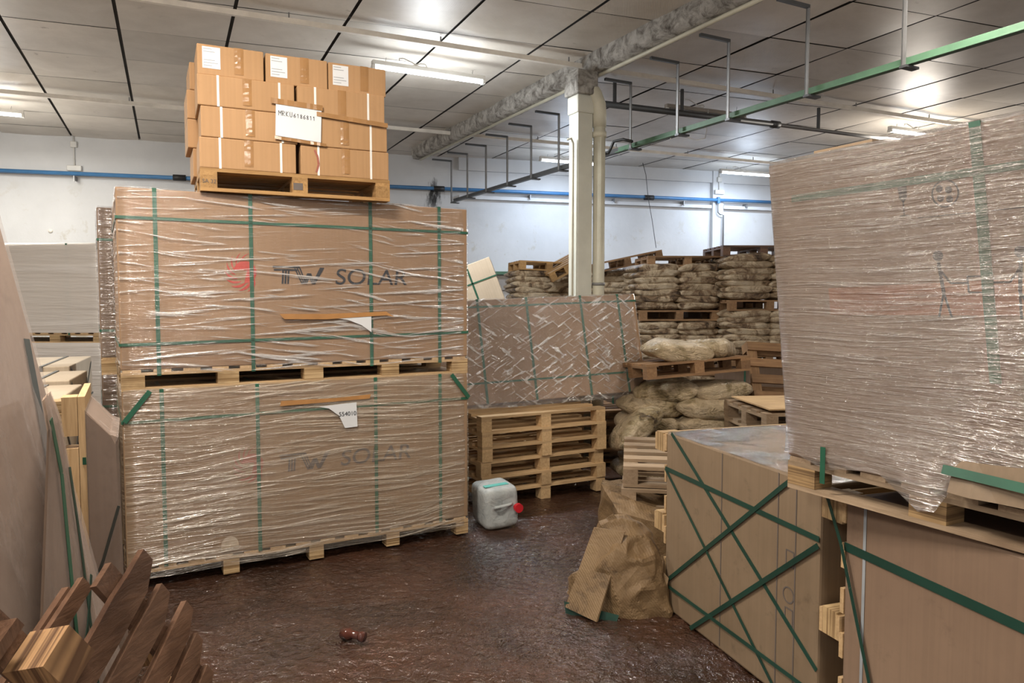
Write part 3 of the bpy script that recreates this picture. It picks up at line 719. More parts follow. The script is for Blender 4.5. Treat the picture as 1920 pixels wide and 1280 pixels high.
# ------------------------------------------------------------ left side
crate('whitish film-wrapped crate by the back wall, upper of the far left stack', (-7.45, 9.25, 1.245), R(-1), bm='card_pale', fm='film_w', vs=(1.9,), hs=(), H=1.24, group=None)
crate('whitish film-wrapped crate by the back wall, lower of the far left stack', (-7.45, 9.25, 0), R(-1), bm='card_pale', fm='film_w', vs=(.3,), hs=(), H=1.24)
A1 = R(22)
def lowcrate(label, fr, rz, D, H):      # fr = front right corner
    o = crate(label, (fr[0]-2.2*math.cos(rz), fr[1]-2.2*math.sin(rz), 0), rz, W=2.2, D=D, H=H, bm='card_pale', fm=None, vs=(2.0,), hs=((.9, 0),), sm='strap_k')
    MB().ribbon([(2.204, .05, H-.02), (2.204, D*.5, H-.45), (2.204, D-.05, H-.05)], .02, (1, 0, 0), .002).build('corner_strap', 'strap_k', o)
    return o
lowcrate('pale topped low crate at left, nearest of the three', (-2.50, 4.03), A1, .80, 1.245)
lowcrate('pale topped low crate at left, middle of the three', (-3.02, 5.0), A1, .75, 1.245)
lowcrate('pale topped low crate at left, farthest of the three', (-3.62, 6.0), A1, 1.15, 1.25)

def solid(label, name, cat, pts, m): 
    return tag(MB().hexa(pts).build(name, m, bev=.015), label, cat)
# nearest leaning crate
o = thing('leaning_crate', 'tall pinkish film-wrapped crate leaning at the left edge of view', 'crate', (-1.43, 2.8, 0))
Lp = [(-1.0, -1.6, 0), (.0, -1.6, 0), (0, 0, 0), (-1.0, 0, 0), (-1.6, -1.6, 2.45), (-.585, -1.6, 2.45), (-.585, 0, 2.45), (-1.6, 0, 2.45)]
MB().hexa(Lp).build('carton', 'card_pink', o, bev=.02)
def lx(z): return -.239*z
for y0, y1, z0, z1, w_, m_n in ((-.27, -.05, .05, 1.65, .03, 'strap_k'),):
    k_ = [(lx(z0)+.006, y0, z0), (lx(z1)+.006, y1, z1)]
    MB().ribbon(k_, w_, (1, 0, .239), .003).build('strap', m_n, o)
m_ = MB(); NZ, NY = 40, 30
for j in range(NZ+1):
    for i in range(NY+1):
        z = 2.47*j/NZ; y = -1.6 + 1.59*i/NY
        m_.v.append((lx(z) + .009 + .003*noise.noise(Vector((y*9, z*1.2, 1))), y, z))
for j in range(NZ):
    for i in range(NY): a = j*(NY+1)+i; m_.f.append((a, a+1, a+NY+2, a+NY+1))
m_.build('stretch_film', 'film_l', o, smooth=True)
# second, lower leaning slab crate in front of it
o = thing('leaning_crate', 'shorter pinkish film-wrapped crate with green straps leaning in front of the left one', 'crate', (-1.40, 2.62, 0))
def face2(u, z):   # u 0 near edge .. 1 far edge
    near = Vector((-1.372 - .085*(z/.8) - .03*max(0, z-.8), 1.95 + .335*z, z)); far = Vector((-1.422 - .149*z, 2.62, z))
    if z > 1.38: near.x -= (z-1.38)*.25; far.x -= (z-1.38)*.2
    return near.lerp(far, u) - Vector((-1.40, 2.62, 0))
m_ = MB(); NZ, NY = 30, 14
for lay in (0, 1):
    for j in range(NZ+1):
        for i in range(NY+1):
            z = 1.46*j/NZ; p = face2(i/NY, z) + Vector((.004*noise.noise(Vector((i*.7, z*2, 4))), 0, 0))
            if lay: p = p + Vector((-.045, .075, 0))
            m_.v.append(tuple(p))
S_ = (NZ+1)*(NY+1)
for j in range(NZ):
    for i in range(NY):
        a = j*(NY+1)+i; m_.f.append((a, a+1, a+NY+2, a+NY+1)); m_.f.append((a+S_, a+S_+NY+1, a+S_+NY+2, a+S_+1))
for j in range(NZ):
    a = j*(NY+1); m_.f.append((a, a+NY+1, a+NY+1+S_, a+S_)); a += NY; m_.f.append((a, a+S_, a+NY+1+S_, a+NY+1))
for i in range(NY):
    a = NZ*(NY+1)+i; m_.f.append((a, a+1, a+1+S_, a+S_))
m_.build('carton', 'card_pink', o)
m_ = MB()
for j in range(NZ+1):
    for i in range(NY+1): m_.v.append(tuple(face2(i/NY, 1.47*j/NZ) + Vector((.009 + .003*noise.noise(Vector((i*.9, j*.2, 1))), 0, 0))))
for j in range(NZ):
    for i in range(NY): a = j*(NY+1)+i; m_.f.append((a, a+1, a+NY+2, a+NY+1))
m_.build('stretch_film', 'film_l', o, smooth=True)
NR = (.97, .24, .1)
for pts, w_, mm in (([face2(.10, 1.40), face2(.55, 1.20), face2(.60, .4), face2(.6, 0)], .026, 'strap'),
                    ([face2(.93, 1.2), face2(.88, .9), face2(.82, .4), face2(.8, 0)], .018, 'strap_d'),
                    ([face2(1.0, .80), face2(.80, .66), face2(.55, .5)], .02, 'strap_d')):
    MB().ribbon([Vector(p)+Vector((.012, 0, 0)) for p in pts], w_, NR, .002).build('strap', mm, o)
# third crate on its side: upright pallet plus filmed carton end
o = thing('side_lying_crate', 'crate lying on its side with pale upright pallet and torn filmed end', 'crate', (-1.75, 3.0, 0), R(0))
D3 = Vector((-.26, .5, 0))
def prism(poly, dv, y0=0): return [(x_, y0, z_) for x_, z_ in poly], [(x_+dv.x, y0+dv.y, z_) for x_, z_ in poly]
def prism_mb(poly, dv, y0=0):
    a, b = prism(poly, dv, y0); n_ = len(poly); return MB().add(a+b, [tuple(range(n_)), tuple(range(n_, 2*n_))[::-1]] + [(i, i+n_, (i+1) % n_+n_, (i+1) % n_) for i in range(n_)])
prism_mb([(0, 0), (.145, 0), (.125, .5), (.122, 1.0), (.118, 1.20), (.10, 1.235), (.0, 1.33)], D3).build('carton', 'card_pink', o)
prism_mb([(.002, 0), (.150, 0), (.130, .5), (.127, 1.0), (.123, 1.21), (.135, 1.232), (.10, 1.245), (.0, 1.345)], D3, -.008).build('stretch_film', 'film_l', o)
MB().ribbon([(.132, -.014, .95), (.06, -.014, .72), (-.02, -.014, .52)], .012, (0, -1, 0), .002).build('strap', 'strap_k', o)
Z3 = Matrix.Rotation(math.atan2(.26, .5), 4, 'Z')
MB().box(-.028, 0, .12, -.002, .55, 1.40, Z3).build('pallet_deck', 'new_z', o)
MB().box(-.085, -.0, 1.24, -.03, .10, 1.40, Z3).build('block', 'new_z', o)
MB().box(-.14, .0, 1.20, -.085, .10, 1.385, Z3).build('block', 'ply', o)
MB().box(-.09, -.001, .70, -.03, .09, 1.19, Z3).build('block', 'new_z', o)
MB().box(-.06, .0, .40, -.03, .09, .69, Z3).build('block', 'grey_z', o)
MB().ribbon([(-.095, -.006, 1.13), (0, -.006, 1.135)], .03, (0, -1, 0), .002).build('strap', 'strap', o)

# ------------------------------------------------------------ foreground wet pallet
cdir = Vector((.295, .46, -.836)).normalized(); ddir = Vector((-.046, -.869, -.495)); ddir = (ddir - cdir*ddir.dot(cdir)).normalized(); ndir = cdir.cross(ddir).normalized()
if ndir.z < 0: ndir = -ndir
X3 = Matrix((( cdir.x, ddir.x, ndir.x, -1.20), (cdir.y, ddir.y, ndir.y, 2.36), (cdir.z, ddir.z, ndir.z, .955), (0, 0, 0, 1)))
o = thing('broken_pallet', 'muddy wet pallet leaning on its edge at the bottom left', 'pallet', (-1.20, 2.36, 0))
inv = Matrix.Translation((-1.20, 2.36, 0)).inverted()
for k, (a, t0, w_, L_) in enumerate(((-.04, 0, .10, 1.10), (.095, .03, .09, 1.1), (.225, .0, .085, 1.05), (.335, .05, .075, .95), (.445, .10, .075, .9))):
    b = MB(); nseg = 12
    for i in range(nseg+1):
        y = t0 + (L_-t0)*i/nseg; j1 = .006*noise.noise(Vector((i*.8, k*3, 0))); j2 = .006*noise.noise(Vector((i*.8, k*3+9, 0)))
        wa = w_ if i else w_*.55
        ya = y
        for (px_, pz_) in ((a+j1, 0), (a+wa+j2, 0), (a+wa+j2, .022), (a+j1, .022)): b.v.append(tuple(inv @ (X3 @ Vector((px_, ya, pz_)))))
    for i in range(nseg):
        for q in range(4): b.f.append((i*4+q, i*4+(q+1) % 4, i*4+4+(q+1) % 4, i*4+4+q))
    b.f += [(0, 1, 2, 3), (nseg*4+3, nseg*4+2, nseg*4+1, nseg*4)]
    b.build('deck_board', 'wet_y', o)
for t_ in (.10, .50, .92):
    MB().box(-.10, t_, -.025, .50, t_+.09, -.002, inv @ X3).build('stringer', 'wet_x', o)
for t_, a in ((.10, .2), (.50, .2), (.92, .0), (.92, .4), (.10, .4), (.50, .4)):
    MB().box(a, t_, -.12, a+.09, t_+.09, -.026, inv @ X3).build('block', 'ply_wet', o)
MB().box(-.11, .18, -.125, -.05, 1.0, -.10, inv @ X3).build('side_board', 'wet_y', o)
MB().box(-.195, .41, -.01, -.08, .53, .115, inv @ X3).build('block', 'ply_wet', o)
MB().box(-.285, .44, -.04, -.255, .55, .04, inv @ X3).build('block', 'wet_z', o)
MB().box(-.40, .42, -.035, -.05, .52, -.012, inv @ X3).build('stringer', 'wet_x', o)
MB().box(-.10, .14, -.10, -.05, .60, -.08, inv @ X3).build('side_board', 'wet_y', o)

# ------------------------------------------------------------ centre: six stacked pallets, leaning crate, jerrycan
SA = R(28.5); ords = ['bottom', 'second from bottom', 'third from bottom', 'fourth from bottom', 'fifth from bottom', 'topmost']
proto = None
for k in range(6):
    jx, jy, jr = rnd.uniform(-.012, .012), rnd.uniform(-.012, .012), R(rnd.uniform(-.8, .8))
    loc = (-.262 + jx, 6.285 + jy, -.012 + .132*k)
    lb = 'pale new pine pallet, %s in the stack beside the jerrycan' % ords[k]
    if proto is None: proto = eur('wooden_pallet', lb, loc, SA + jr, 'new', 1.30, 1.15, hb=.088, skids=False, group='pale pallets in the centre stack', nb=6); q = proto
    else: q = restyle(copy_tree(proto), loc, SA + jr, lb)
# leaning wrapped crate
rot = (Matrix.Rotation(R(20), 3, 'Z') @ Matrix.Rotation(R(-2.0), 3, 'Y') @ Matrix.Rotation(R(-13), 3, 'X'))
xd = rot @ Vector((1, 0, 0)); br = Vector((1.37, 7.42, .875)); og = br - xd*2.2
o = crate('crumpled-film solar crate leaning back above the pallet stack', og, 0, W=2.2, D=.38, H=1.0, bm='card', fm='film_m', pal=False, fz=-.05, vs=(.50, 1.00, 1.58, 2.0), hs=((.20, 0), (.93, 0)), wob=.012, rot=rot.to_euler(), name='leaning_crate')
for k in range(4):
    lb = 'dark old pallet under the leaning crate, %s' % ('lowest', 'second', 'third', 'uppermost')[k]
    if k == 0: pd = eur('wooden_pallet', lb, (.15, 7.75, 0), R(15), 'old', group='dark pallets under the leaning crate')
    else: restyle(copy_tree(pd), (.15, 7.75, .145*k), R(15), lb)
# far tilted tan crate
rt = Euler((0, R(-20.5), 0)).to_matrix()
e2 = Vector((-.295, 9.5, 2.34)) - rt @ Vector((1.1, 0, 2.2))
crate('tan strapped crate tilted against the wall side behind the big stack', e2, 0, W=1.1, D=.9, H=2.2, bm='card_pale', fm=None, pal=False, vs=(.25, .78), hs=((1.95, 0), (1.0, 0)), rot=rt.to_euler(), name='tilted_crate')

# jerrycan
o = thing('jerrycan', 'clear plastic jerrycan with red cap lying on the muddy floor', 'jerrycan', (-.14, 5.82, .165), 0, rot=(R(2), R(-3), R(24)))
def sup(ax, ay, az, e=4.0, nu=28, nv=16, tf=None):
    m_ = MB()
    def s_(w_, p): return math.copysign(abs(w_)**p, w_)
    for j in range(nv+1):
        v = -PI/2 + PI*j/nv
        for i in range(nu):
            u = 2*PI*i/nu; cv = s_(math.cos(v), 2/e)
            p = Vector((ax*cv*s_(math.cos(u), 2/e), ay*cv*s_(math.sin(u), 2/e), az*s_(math.sin(v), 2/e)))
            m_.v.append(tuple(tf(p) if tf else p))
    for j in range(nv):
        for i in range(nu): m_.f.append((j*nu+i, j*nu+(i+1) % nu, (j+1)*nu+(i+1) % nu, (j+1)*nu+i))
    return m_
def jt(p):
    q = p.copy(); n_ = noise.noise(p*9)*.006
    if p.y < -.1 and abs(p.x) < .10 and p.z > -.04: q.y += .045*math.exp(-((p.x/.07)**4)) * math.exp(-(((p.z-.03)/.05)**4))
    return q + p.normalized()*n_
sup(.145, .17, .165, 7, 40, 26, jt).build('can_body', 'jerry', o, smooth=True)
MB().tube([(-.07, -.165, .02), (-.05, -.178, .025), (.05, -.178, .03), (.08, -.165, .03)], .013, 8).build('handle', 'jerry', o, smooth=True)
MB().tube([(.115, -.16, .0), (.118, -.188, .0)], .026, 18).tube([(.118, -.186, .0), (.12, -.215, 0)], .036, 18).build('cap', 'redcap', o, smooth=False)
MB().box(-.11, -.09, .1665, .09, -.035, .170).build('label_strip', 'teal', o)
# broken bottle neck lying in mud
o = thing('bottle_neck', 'small brown broken pipe piece lying in the foreground mud', 'debris', (-.85, 3.80, .02), R(-30))
MB().tube([(-.06, 0, 0), (-.01, 0, .005), (.01, 0, .01), (.06, 0, .012)], [.03, .032, .02, .02], 12).build('neck', 'brownglass', o, smooth=True)
MB().tube([(.06, 0, .012), (.085, 0, .013)], .027, 12).build('rim', 'brownglass', o, smooth=True)

# ------------------------------------------------------------ sacks
def sack_mesh(l, w_, h, seed, amp=.012):
    m_ = MB(); nu, nv = 30, 14
    for j in range(nv+1):
        v = -PI/2 + PI*j/nv
        for i in range(nu):
            u = 2*PI*i/nu; cu, su, cv, sv = math.cos(u), math.sin(u), math.cos(v), math.sin(v)
            f = lambda t, p: math.copysign(abs(t)**p, t)
            x = l/2*f(cv, .35)*f(cu, .42); y = w_/2*f(cv, .35)*f(su, .42); z = h/2*f(sv, .75)
            ex = abs(x)/(l/2); z *= 1 - .45*max(0, ex-.6)/.4
            z += amp*1.3*noise.noise(Vector((x*5+seed, y*5, seed)))
            r_ = 1 + .05*noise.noise(Vector((x*4, y*4, z*20+seed*3)))
            # hanging folds
            z += amp*.7*noise.noise(Vector((x*14, y*6, seed*2)))
            m_.v.append((x*r_, y*r_, z + h/2))
    for j in range(nv):
        for i in range(nu): m_.f.append((j*nu+i, j*nu+(i+1) % nu, (j+1)*nu+(i+1) % nu, (j+1)*nu+i))
    return m_
def sack_proto(l, w_, h, mat_, n_=4, amp=.012):
    out = []
    for k in range(n_):
        m_ = sack_mesh(l, w_, h, rnd.uniform(0, 50), amp); me = bpy.data.meshes.new('sack'); me.from_pydata(m_.v, [], m_.f)
        for p in me.polygons: p.use_smooth = True
        me.materials.append(M[mat_]); out.append(me)
    return out
SM = sack_proto(.66, .54, .125, 'sack', 6, .014); SP = sack_proto(.66, .46, .19, 'sack_p', 4, .022)
def put_sack(me, loc, rot, label, group, sx=1):
    o = bpy.data.objects.new('sack', me); C.objects.link(o); o.location = loc; o.rotation_euler = rot; o.scale = (sx, 1, 1)
    return tag(o, label, 'sack', group)
LAY = ['bottom', 'second', 'third', 'fourth', 'fifth', 'sixth', 'seventh']
def load(x, y, z, rz, phrase, group, nl=7, lh=.082, W=1.12, D=.95, lean=0, back=True):
    c_, s_ = math.cos(rz), math.sin(rz)
    for k in range(nl):
        for (u, v, w_) in ((.25, .25, 'front left'), (.75, .25, 'front right')) + (((.25, .75, 'back left'),) if back else ()):
            lx_ = u*W + rnd.uniform(-.02, .02) + lean*k; ly = v*D + rnd.uniform(-.02, .02)
            put_sack(rnd.choice(SM), (x + lx_*c_ - ly*s_, y + lx_*s_ + ly*c_, z + k*lh), (R(rnd.uniform(-3, 3)), R(rnd.uniform(-3, 3)), rz + R(rnd.uniform(-5, 5)) + (PI if rnd.random() > .5 else 0)),
                     'muddy sack, %s, %s layer of %s' % (w_, LAY[k], phrase), group)
PZ = .144
cen = None
def pal_at(x, y, z, rz, label, w='old', rot=None, W=1.1, D=.9):
    return eur('wooden_pallet', label, (x, y, z), rz, w, W, D, rot=rot)
cz = [0, .72, 1.50]
for k, z in enumerate((.0, .745, 1.50)):
    nm = ('lowest', 'middle', 'upper')[k]
    pal_at(1.72 + .01*k, 10.0, z, R(4), 'dark pallet under the %s load of the central sack tower' % nm)
    load(1.72, 10.0, z+PZ, R(4), 'the %s load, central sack tower' % nm, 'sacks of the central tower', nl=7, lh=.081 if k < 2 else .085)
for k, z in enumerate((.20, .93, 1.66)):
    nm = ('lowest', 'middle', 'upper')[k]
    if k: 
        pal_at(2.86, 9.7, z-.02, R(2), 'dark pallet under the %s load of the right sack tower' % nm)
    if k: load(2.86, 9.7, z+PZ-.02, R(2), 'the %s load, right sack tower' % nm, 'sacks of the right tower', nl=7, lh=.081, back=True)
crate('dark wrapped crate carrying the right sack tower', (2.80, 9.75, 0), R(2), W=1.3, D=.9, H=.905, bm='card_dark', fm=None, vs=(.3,), hs=(), name='wrapped_crate')
# pallets laid on the towers
pal_at(1.85, 10.05, 2.24, R(2), 'dark pallet lying flat on the central sack tower', 'old')
pal_at(2.78, 9.75, 2.36, R(2), 'blackened pallet lying flat on the right sack tower', 'wet')
# towers along the wall
crate('wrapped crate under the sacks left of the column', (.05, 11.45, 0), R(10), W=1.2, D=.9, H=1.62, bm='card_dark', fm=None, vs=(.3,), hs=(), name='wrapped_crate')
load(.10, 11.45, 1.62, R(10), 'the far load left of the column', 'sacks left of the column', nl=7, lh=.084, W=1.0)
crate('wrapped crate under the sacks right of the column', (1.25, 11.2, 0), R(6), W=1.15, D=.9, H=1.62, bm='card_dark', fm=None, vs=(.3,), hs=(), name='wrapped_crate')
load(1.22, 11.2, 1.62, R(6), 'the far load right of the column', 'sacks right of the column', nl=7, lh=.084, W=1.1)
pal_at(.12, 11.4, 2.25, 0, 'reddish pallet on the far sacks left of the column', 'euro', rot=(0, R(2), R(12)), W=.95)
pal_at(.62, 11.2, 2.05, 0, 'tilted reddish pallet leaning on sacks just left of the column', 'euro', rot=(R(5), R(-28), R(8)), W=.6)
pal_at(1.22, 11.0, 2.17, 0, 'brown pallet tilted up to the right on the far sacks', 'old', rot=(R(0), R(-12), R(8)))
pal_at(2.62, 10.9, 2.22, 0, 'small brown pallet beyond the right sack tower', 'euro', rot=(0, R(-6), R(5)), W=.8)
crate('wrapped crate beyond the right sack tower', (2.6, 10.85, 0), R(5), W=1.1, D=.9, H=2.2, bm='card_dark', fm=None, vs=(.3,), hs=(), name='wrapped_crate')

# near sack heap with slanting pallet
hz = .0
heap = []
rows2 = [(.0, 3), (.16, 3), (.32, 3), (.48, 3), (.64, 3), (.80, 2)]
for k, (z, n_) in enumerate(rows2):
    for q in range(n_):
        px_ = (1.35, 1.88, 2.02)[q] if n_ == 3 else (1.55, 2.02)[q]
        py_ = (7.28, 7.22, 7.60)[q] if n_ == 3 else (7.3, 7.3)[q]
        w_ = ('left', 'front right', 'back right')[q] if n_ == 3 else ('left', 'right')[q]
        nm = LAY[k] + ' layer' if k < 5 else 'top layer'
        put_sack(rnd.choice(SP), (px_ + rnd.uniform(-.03, .03) + (.03*k if k < 3 else 0), py_ + rnd.uniform(-.03, .03), z), (R(rnd.uniform(-5, 5)), R(rnd.uniform(-5, 5)), R(rnd.uniform(-14, 14))),
                 'pale muddy sack, %s, %s of the near sack heap' % (w_, nm), 'sacks of the near heap', sx=.98)
put_sack(SP[0], (1.235, 6.98, .50), (R(-8), R(-42), R(20)), 'pale muddy sack drooping over the left side of the near heap', 'sacks of the near heap', sx=.85)
pal_at(1.262, 6.82, 1.045, 0, 'brown pallet lying slanted on the near sack heap', 'old', rot=(R(-3), R(-3.5), R(14)), W=1.08, D=.8)
put_sack(SP[1], (1.60, 7.15, 1.20), (R(4), R(4), R(10)), 'big pale sack slumped on the slanted pallet, left one', 'sacks on the slanted pallet')
put_sack(SP[2], (1.95, 7.25, 1.21), (R(-4), R(6), R(60)), 'pale sack bunched on the slanted pallet, right one', 'sacks on the slanted pallet', sx=.7)
# leaning brown pallet on its edge and pale board stack
eur('wooden_pallet', 'orange-brown pallet standing on edge, leaning back beside the sack heap', (2.40, 7.25, .42), 0, 'old', 1.2, 1.0, rot=(R(62), R(4), R(6)), nb=6)
for k in range(6):
    lb = 'pallet with pale boards, %s in the stack behind the wet-topped crate' % ords[k]
    if k == 0: pq = eur('wooden_pallet', lb, (2.05, 5.88, .0), R(6), 'grey', 1.2, .9, group='pallets behind the wet topped crate')
    else: restyle(copy_tree(pq), (2.05, 5.88, .146*k), R(6 + rnd.uniform(-1, 1)), lb)
MB_ = MB().box(0, 0, 0, 1.1, .8, .012)
q = MB_.build('board_sheet', 'new_x'); q.location = (2.08, 5.90, .90); q.rotation_euler = (0, 0, R(5)); tag(q, 'pale plywood sheet lying on the pallets behind the wet-topped crate', 'board')

# front grey pallets beside the wet-topped crate
for k in range(2):
    lb = 'grey weathered pallet left of the wet-topped crate, %s one' % ('lower', 'upper')[k]
    if k == 0: pg = eur('wooden_pallet', lb, (.745, 4.95, .365), R(-10), 'grey', .8, 1.1, group='grey pallets left of the wet topped crate', nb=5)
    else: restyle(copy_tree(pg), (.76, 4.97, .365+.15*k), R(-9), lb)
eur_q = None
# collapsed carton carrying them
def crumpled(label, name, loc, verts, amp, m, seed=0, sub=4, extra=None, rz=0):
    o = thing(name, label, 'cardboard', loc, rz)
    bm = bmesh.new(); vs = [bm.verts.new(v) for v in verts[0]]
    for f in verts[1]: bm.faces.new([vs[i] for i in f])
    bmesh.ops.triangulate(bm, faces=bm.faces[:])
    bmesh.ops.subdivide_edges(bm, edges=bm.edges[:], cuts=sub, use_grid_fill=True)
    bmesh.ops.subdivide_edges(bm, edges=bm.edges[:], cuts=2, use_grid_fill=True)
    bm.normal_update()
    for v in bm.verts:
        p = v.co*1.0 + Vector((seed, seed*.7, 0))
        a = 1 - abs(noise.noise(p*2.6))*3.0; b = 1 - abs(noise.noise(p*6.0 + Vector((3, 1, 2))))*3
        v.co += v.normal*((max(a, -.2)-.4)*amp + (max(b, 0)-.4)*amp*.35)
        v.co.z = max(v.co.z, -.03)
    me = bpy.data.meshes.new('board'); bm.to_mesh(me); bm.free(); me.materials.append(M[m])
    q = bpy.data.objects.new('board_sheet', me); C.objects.link(q); q.parent = o
    s = q.modifiers.new('thick', 'SOLIDIFY'); s.thickness = .005
    return o
crumpled('collapsed wet carton squashed beneath the grey pallets', 'collapsed_carton', (.72, 4.72, 0),
         ([(-.05, -.05, 0), (.36, -.12, 0), (.75, .30, 0), (.75, 1.1, 0), (.0, 1.15, 0), (-.02, .0, .40), (.33, -.05, .33), (.72, .32, .345), (.72, 1.05, .345), (.02, 1.1, .345), (-.10, .35, 0), (-.09, .35, .50)],
          [(0, 1, 6, 5), (1, 2, 7, 6), (2, 3, 8, 7), (3, 4, 9, 8), (4, 10, 11, 9), (10, 0, 5, 11), (5, 6, 7, 8, 9, 11)]), .035, 'sheet', 3, 5)
# crumpled board heap in front of the crate
hp = crumpled('large crumpled sheet of brown cardboard heaped on the mud beside the strapped crate', 'crumpled_cardboard', (.58, 4.20, 0),
         ([(-.27, -.02, .05), (-.10, -.14, .02), (.12, -.13, -.02), (.31, -.10, -.02), (-.05, .12, .46), (.10, .12, .52), (.02, -.06, .36), (.16, -.10, .30), (.27, -.02, .30), (.22, .18, .42), (-.20, .14, .18), (.30, .05, .14), (.05, .40, .02), (.30, .32, .02), (-.15, .34, .02)],
          [(0, 1, 6), (1, 2, 7, 6), (2, 3, 11, 8, 7), (0, 6, 4, 10), (6, 7, 5, 4), (7, 8, 9, 5), (8, 11, 13, 9), (4, 5, 12, 14, 10), (5, 9, 13, 12), (0, 10, 14)]), .05, 'sheet', 8, 5)
MB().hexa([(-.02, .10, .50), (.02, .09, .53), (.32, -.06, .20), (.30, -.08, .13), (-.02, .104, .50), (.02, .094, .53), (.32, -.056, .20), (.30, -.076, .13)]).build('side_flap', 'sheet', hp)
MB().hexa([(-.275, -.06, .03), (-.11, -.19, .0), (-.10, -.185, .0), (-.265, -.055, .03), (-.10, .05, .46), (.07, -.03, .46), (.075, -.02, .46), (-.095, .06, .46)]).build('front_flap', 'sheet', hp)
MB().add([(-.28, -.05, .06), (.02, -.17, .03), (.0, -.175, -.03), (-.27, -.06, -.02)], [(0, 1, 2, 3)]).build('wet_edge', 'strap_d', hp)

# ------------------------------------------------------------ right: side lying crates and the tall wrapped one
def side_crate(label, A, rz, L_, D, H, bm_, blocks):
    o = thing('strapped_crate', label, 'crate', (*A, 0), rz)
    MB().box(0, 0, 0, L_, D, H).build('carton', bm_, o, bev=.012)
    dk = MB()
    for k in range(6): z = .01 + (H-.12)*k/5; dk.box(-.02, 0, z, -.001, D, z+.1)
    d_ = dk.build('pallet_deck', 'new_y', o)
    for z in (.0, H/2-.08, H-.12):
        MB().box(-.038, .0, z, -.02, D, z+.1).build('top_rail', 'new_y', d_)
        for y in (.0, D/2, D-.12): MB().box(-.115, y, z, -.038, y+.12, z+.11).build('block', 'ply_x', d_)
        MB().box(-.132, .0, z, -.115, D, z+.1).build('bottom_rail', 'new_y', d_)
    return o
CR = math.atan2(-1.21, .389); A_ = (.895, 4.22)
cC = side_crate('wet-topped brown crate on its side bound with crossing green straps', A_, CR, 1.27, 2.3, 1.03, 'card_grey', None)
def strapC(o, pts, w_, m_='strap_d', y=-.003): MB().ribbon([(a, y, z) for a, z in pts], w_, (0, -1, 0), .002).build('strap', m_, o)
strapC(cC, [(.06, 1.035), (1.27, .24)], .022); strapC(cC, [(0, .82), (1.27, .80)], .024, y=-.005)
strapC(cC, [(0, .82), (.99, .04), (1.03, 0)], .018, y=-.007); strapC(cC, [(0, .14), (1.04, .97), (1.12, 1.03)], .022, y=-.009)
strapC(cC, [(.30, 0), (1.27, .775)], .024, y=-.011); strapC(cC, [(0, .145), (1.27, .14)], .02, y=-.013)
fm_ = MB()
for i in range(25):
    for j in range(25): fm_.v.append((1.27*i/24, 2.3*j/24, 1.034 + .006*noise.noise(Vector((i*.4, j*.5, 2)))))
for i in range(24):
    for j in range(24): a = i*25+j; fm_.f.append((a, a+25, a+26, a+1))
fm_.build('wet_film', 'wet_top', cC, smooth=True)
ic = MB()
for (x, z) in ((1.06, .62), (1.06, .36)): ic.ribbon([(x, -.0015, z), (x+.05, -.0015, z), (x+.05, -.0015, z+.07), (x, -.0015, z+.07), (x, -.0015, z)], .006, (0, -1, 0), .0005)
for k in range(15): a0, a1 = 2*PI*k/15, 2*PI*(k+1)/15; ic.ribbon([(1.08+.035*math.cos(a0), -.0015, .49+.035*math.sin(a0)), (1.08+.035*math.cos(a1), -.0015, .49+.035*math.sin(a1))], .006, (0, -1, 0), .0005)
ic.build('handling_icons', 'ink_l', cC)
DR = R(-71.6)
cD = side_crate('pinkish crate on its side at the right edge with one long green strap', (1.311, 2.845), DR, 1.27, 1.1, 1.03, 'card_side', None)
strapC(cD, [(0, .83), (1.27, .80)], .034)
MB().ribbon([(-.10, -.02, 1.05), (.0, -.02, .84), (.16, -.012, .33), (.30, -.012, -.0)], .016, (0, -1, 0), .002).build('loose_strap', 'strap_d', cD)
MB().ribbon([(.10, -.002, 1.02), (.10, -.002, .02)], .014, (0, -1, 0), .0006).build('printed_line', 'print', cD)
for nm_, s in ((cC, .56), (cC, 1.12), (cC, 1.0)): MB().ribbon([(s, -.0015, 1.02), (s, -.0015, .02)], .006, (0, -1, 0), .0006).build('carton_seam', 'ink_l', nm_)

EA = math.atan2(-.883, .47)
def ebot(p):
    x = p.x
    if p.y > .02: return 0
    f = -.10*math.exp(-((x-.58)/.10)**2) - .03*math.exp(-((x-.2)/.12)**2) + .07*math.exp(-((x-.74)/.06)**2) + .05*(1 if x > .85 else 0)
    return f + .02*noise.noise(Vector((x*8, 0, 0)))
def epuff(p, z):
    if p.y > .02: return 0
    return .035*math.exp(-((p.x-.58)/.12)**2)*max(0, 1-abs(z-.10)/.12) + .02*math.exp(-((z-.16)/.05)**2)
E_ = crate('tall milky film-wrapped crate on pallet, topmost at the right edge', (1.115, 2.94, 1.04), EA, W=2.2, D=1.1, H=1.305, bm='card_side', fm='film_e', vs=(.83,), hs=((1.155, 0),), fz=.15, shear=-.115,
           wob=.008, bottom=ebot, puff=epuff, sm='strap', wmat='grey', blk='ply_dirty', sw=.035, name='tall_crate', vz0=.5)
def shx(x, z): return x - .115*(z-.13)
ic = MB(); yy = -.0015
def er(pts, w_): ic.ribbon([(shx(a, b_), yy, b_) for a, b_ in pts], w_, (0, -1, 0), .0005)
cx, cz_ = .72, 1.10
for k in range(20): a0, a1 = 2*PI*k/20, 2*PI*(k+1)/20; er([(cx+.043*math.cos(a0), cz_+.043*math.sin(a0)), (cx+.043*math.cos(a1), cz_+.043*math.sin(a1))], .006)
for a, b_ in ((-.018, .017), (.012, .010), (-.016, -.014), (.013, -.020)):
    q_ = [(shx(cx+a+.012*math.cos(t), cz_+b_+.012*math.sin(t)), yy, cz_+b_+.012*math.sin(t)) for t in [2*PI*i/12 for i in range(12)]]; ic.add(q_, [tuple(range(12))])
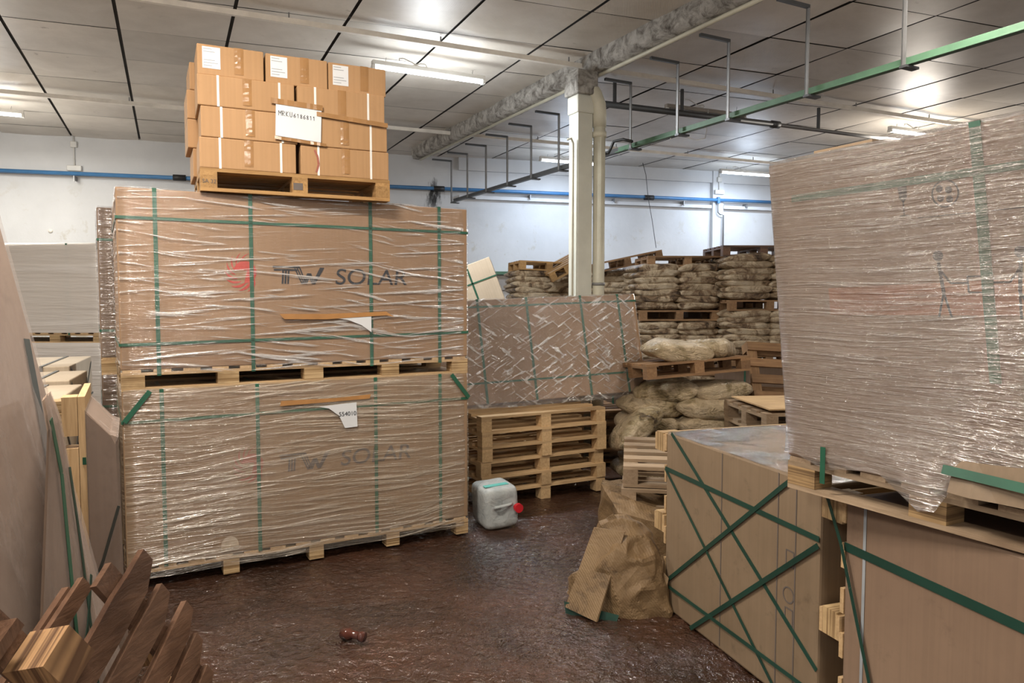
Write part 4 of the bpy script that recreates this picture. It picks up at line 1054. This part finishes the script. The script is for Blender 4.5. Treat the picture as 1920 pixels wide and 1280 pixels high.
gx = .575; ic.add([(shx(gx-.018, 1.15), yy, 1.15), (shx(gx+.018, 1.15), yy, 1.15), (shx(gx+.014, 1.10), yy, 1.10), (shx(gx, 1.085), yy, 1.085), (shx(gx-.014, 1.10), yy, 1.10)], [(0, 1, 2, 3, 4)])
er([(gx, 1.09), (gx, 1.045)], .005); er([(gx-.016, 1.042), (gx+.016, 1.042)], .005)
er([(.62, 1.03), (.95, 1.03)], .003)
for fx, fl in ((.68, 1), (.93, -1)):   # two lifting figures
    q_ = [(shx(fx+.018*math.cos(t), .90+.018*math.sin(t)), yy, .90+.018*math.sin(t)) for t in [2*PI*i/12 for i in range(12)]]; ic.add(q_, [tuple(range(12))])
    er([(fx, .88), (fx+.01*fl, .78)], .012); er([(fx, .86), (fx+.035*fl, .81), (fx+.09*fl, .81)], .007); er([(fx+.01*fl, .78), (fx-.012, .70)], .008); er([(fx+.01*fl, .78), (fx+.03, .70)], .008)
er([(.77, .83), (.84, .83), (.84, .78), (.77, .78), (.77, .83)], .006)
ic.build('handling_icons', 'ink', E_)
MB().add([(shx(a, b_), -.001, b_) for a, b_ in ((.25, .80), (1.6, .84), (1.6, .72), (.25, .70))], [(0, 1, 2, 3)]).build('printed_band', 'orange', E_)
MB().ribbon([(.19, -.03, .20), (.19, -.03, .06)], .022, (0, -1, 0), .002).build('strap_tail', 'strap', E_)
fl = MB()
for i in range(13):
    x = .68 + .9*i/12
    fl.v += [(x, -.015 - .01*math.sin(i), .26 - .05*abs(i-3)/10), (x, -.055 - .012*math.sin(i*1.7), .145)]
for i in range(12): fl.f.append((i*2, i*2+2, i*2+3, i*2+1))
fl.build('torn_carton_flap', 'card_grey', E_); MB().ribbon([(.66, -.05, .215), (1.3, -.07, .20)], .03, (0, -1, .3), .002).build('strap_tail', 'strap', E_)
# laminated block end of a pallet lying on it
o = thing('laminated_block', 'small laminated wood block end lying on top of the tall wrapped crate', 'block', (1.26, 2.93, 2.352), R(-62))
MB().box(-.20, .2, 0, .02, .32, .07).build('block_body', 'ply_dirty', o); MB().box(-.24, .18, .07, .04, .34, .085).build('board_piece', 'grey_x', o)
